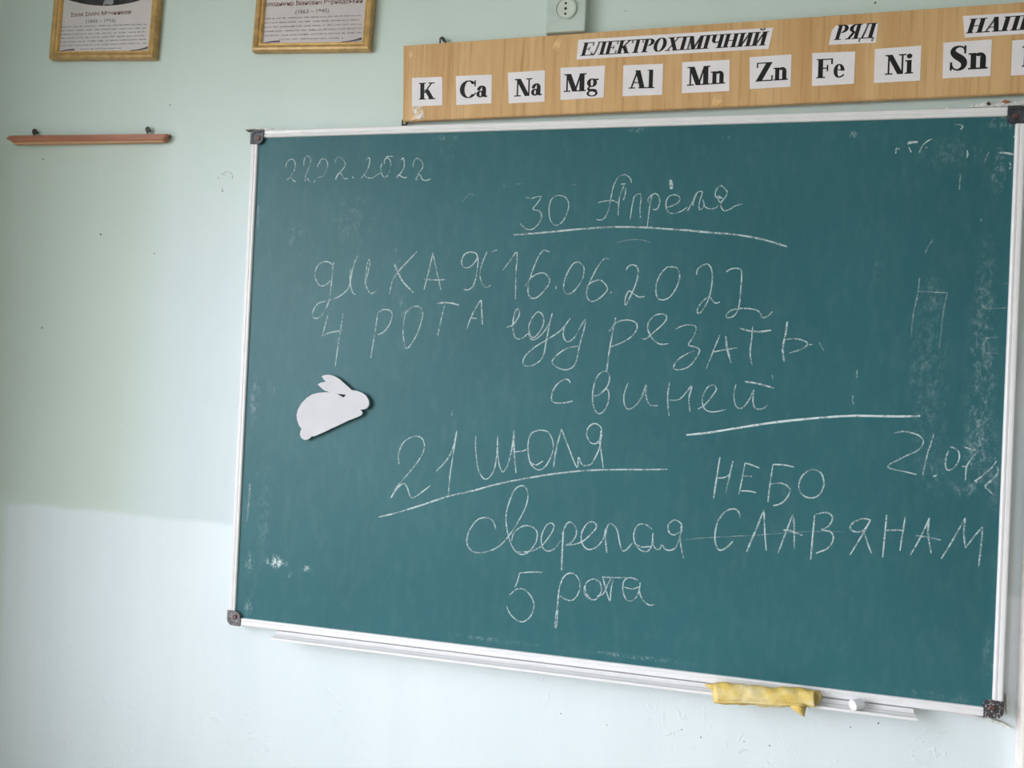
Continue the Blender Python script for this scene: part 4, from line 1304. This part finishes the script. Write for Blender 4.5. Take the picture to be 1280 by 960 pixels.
# ------------------------------------------------------------------ wooden hanging lath
LY = -0.020
l0, l1 = at(7, 174.5, LY), at(211, 171.5, LY)
lath = empty('hanging_lath', ((l0.x + l1.x) / 2, 0, l0.z), 'thin reddish-brown wooden lath screwed to the bare wall at left', 'lath')
def lath_bar(z_top, z_bot, y_f, mat, name, cut=True):
    ta, tb = at(11.5, z_top[0], LY), at(208.5, z_top[1], LY)
    ba, bb = at(15.0, z_bot[0], LY), at(203.8, z_bot[1], LY)
    mid = at(6.5, (z_top[0] * .55 + z_bot[0] * .45), LY)
    bm = bmesh.new()
    extrude_outline(bm, [(mid.x, mid.z), (ta.x, ta.z), (tb.x, tb.z), (bb.x, bb.z), (ba.x, ba.z)], y_f, -0.004)
    bmesh.ops.bevel(bm, geom=[e for e in bm.edges if abs(e.verts[0].co.y - y_f) < 1e-5 and abs(e.verts[1].co.y - y_f) < 1e-5 and e.is_manifold and e.calc_face_angle(0) > 0.5], offset=0.002, segments=3, affect='EDGES')
    return obj(name, bm, mat, lath)
lath_bar((169.2, 166.8), (177.2, 175.0), LY, M['lath'], 'bar')
bm = bmesh.new()
ps = [at(x, y, LY + 0.004) for x, y in ((13.5, 176.8), (205.5, 174.6), (203, 177.0), (17, 180.0))]
extrude_outline(bm, [(p.x, p.z) for p in ps], LY + 0.004, -0.003)
obj('lower_bead', bm, M['lath_pale'], lath)
for (px, py) in ((43, 164.5), (184.7, 162)):
    p = at(px, py, -0.010)
    bm = bmesh.new()
    ring = [Vector((p.x + 0.0046 * math.cos(t), -0.010, p.z + 0.0050 * math.sin(t))) for t in [2 * math.pi * i / 16 for i in range(17)]]
    tube(bm, ring, 0.0019, 8, cap=False)
    tube(bm, [(p.x, -0.010, p.z - 0.004), (p.x, -0.010, p.z - 0.012)], 0.0018, 8)
    e = obj('screw_eye', bm, M['metal'], lath)
    bm = bmesh.new()
    tube(bm, [(p.x, 0.0, p.z), (p.x, -0.012, p.z), (p.x, -0.0135, p.z)], [0.0024, 0.0024, 0.0016], 8)
    obj('nail', bm, M['metal'], e)
p = at(211.5, 170.5, -0.008)  # dark piece standing in for the shadow beyond the lath's right end
bm = bmesh.new()
tube(bm, [(p.x - 0.012, -0.006, p.z), (p.x - 0.002, -0.008, p.z), (p.x + 0.003, -0.006, p.z + 0.002)], [0.005, 0.0052, 0.002], 8)
obj('end_shadow', bm, M['metal'], lath)

# ------------------------------------------------------------------ wall socket above the panel
SY = -0.026
s0, s1 = at(681.5, 40, SY), at(731.0, 37.5, SY)
SW = s1.x - s0.x
sock = empty('wall_socket', ((s0.x + s1.x) / 2, 0, s0.z), 'pale green painted wall socket half hidden above the veneer panel', 'socket')
sc = at(707.7, 11.2, SY)
obj('plate', boxed(s0.x, s1.x, SY, 0, s1.z, sc.z + (sc.z - s1.z), 0.0022), M['socket'], sock)
bm = bmesh.new()
R = 0.0212
rings = [(R, SY - 0.0002), (R + 0.0002, SY - 0.0032), (R - 0.0016, SY - 0.0036), (R - 0.0026, SY - 0.0002)]
loops = [[bm.verts.new((sc.x + r * math.cos(t), y, sc.z + r * math.sin(t))) for t in [2 * math.pi * i / 40 for i in range(40)]] for r, y in rings]
for A, B in zip(loops, loops[1:]):
    for i in range(40):
        bm.faces.new((A[i], A[(i + 1) % 40], B[(i + 1) % 40], B[i]))
bmesh.ops.recalc_face_normals(bm, faces=bm.faces)
rim = obj('rim', bm, M['socket'], sock, smooth=True)
bm = bmesh.new()
tube(bm, [(sc.x, SY + 0.001, sc.z), (sc.x, SY - 0.0016, sc.z), (sc.x, SY - 0.0020, sc.z)], [R - 0.003, R - 0.003, R - 0.004], 36)
face = obj('socket_face', bm, M['socket_face'], sock)
for dz, r, m in ((0.0105, 0.0024, 'hole'), (0.0, 0.0030, 'metal'), (-0.0105, 0.0024, 'hole')):
    bm = bmesh.new()
    tube(bm, [(sc.x - 0.0008, SY - 0.0005, sc.z + dz), (sc.x - 0.0008, SY - 0.00235, sc.z + dz)], r, 14)
    obj('pin_hole' if m == 'hole' else 'centre_screw', bm, M[m], face)
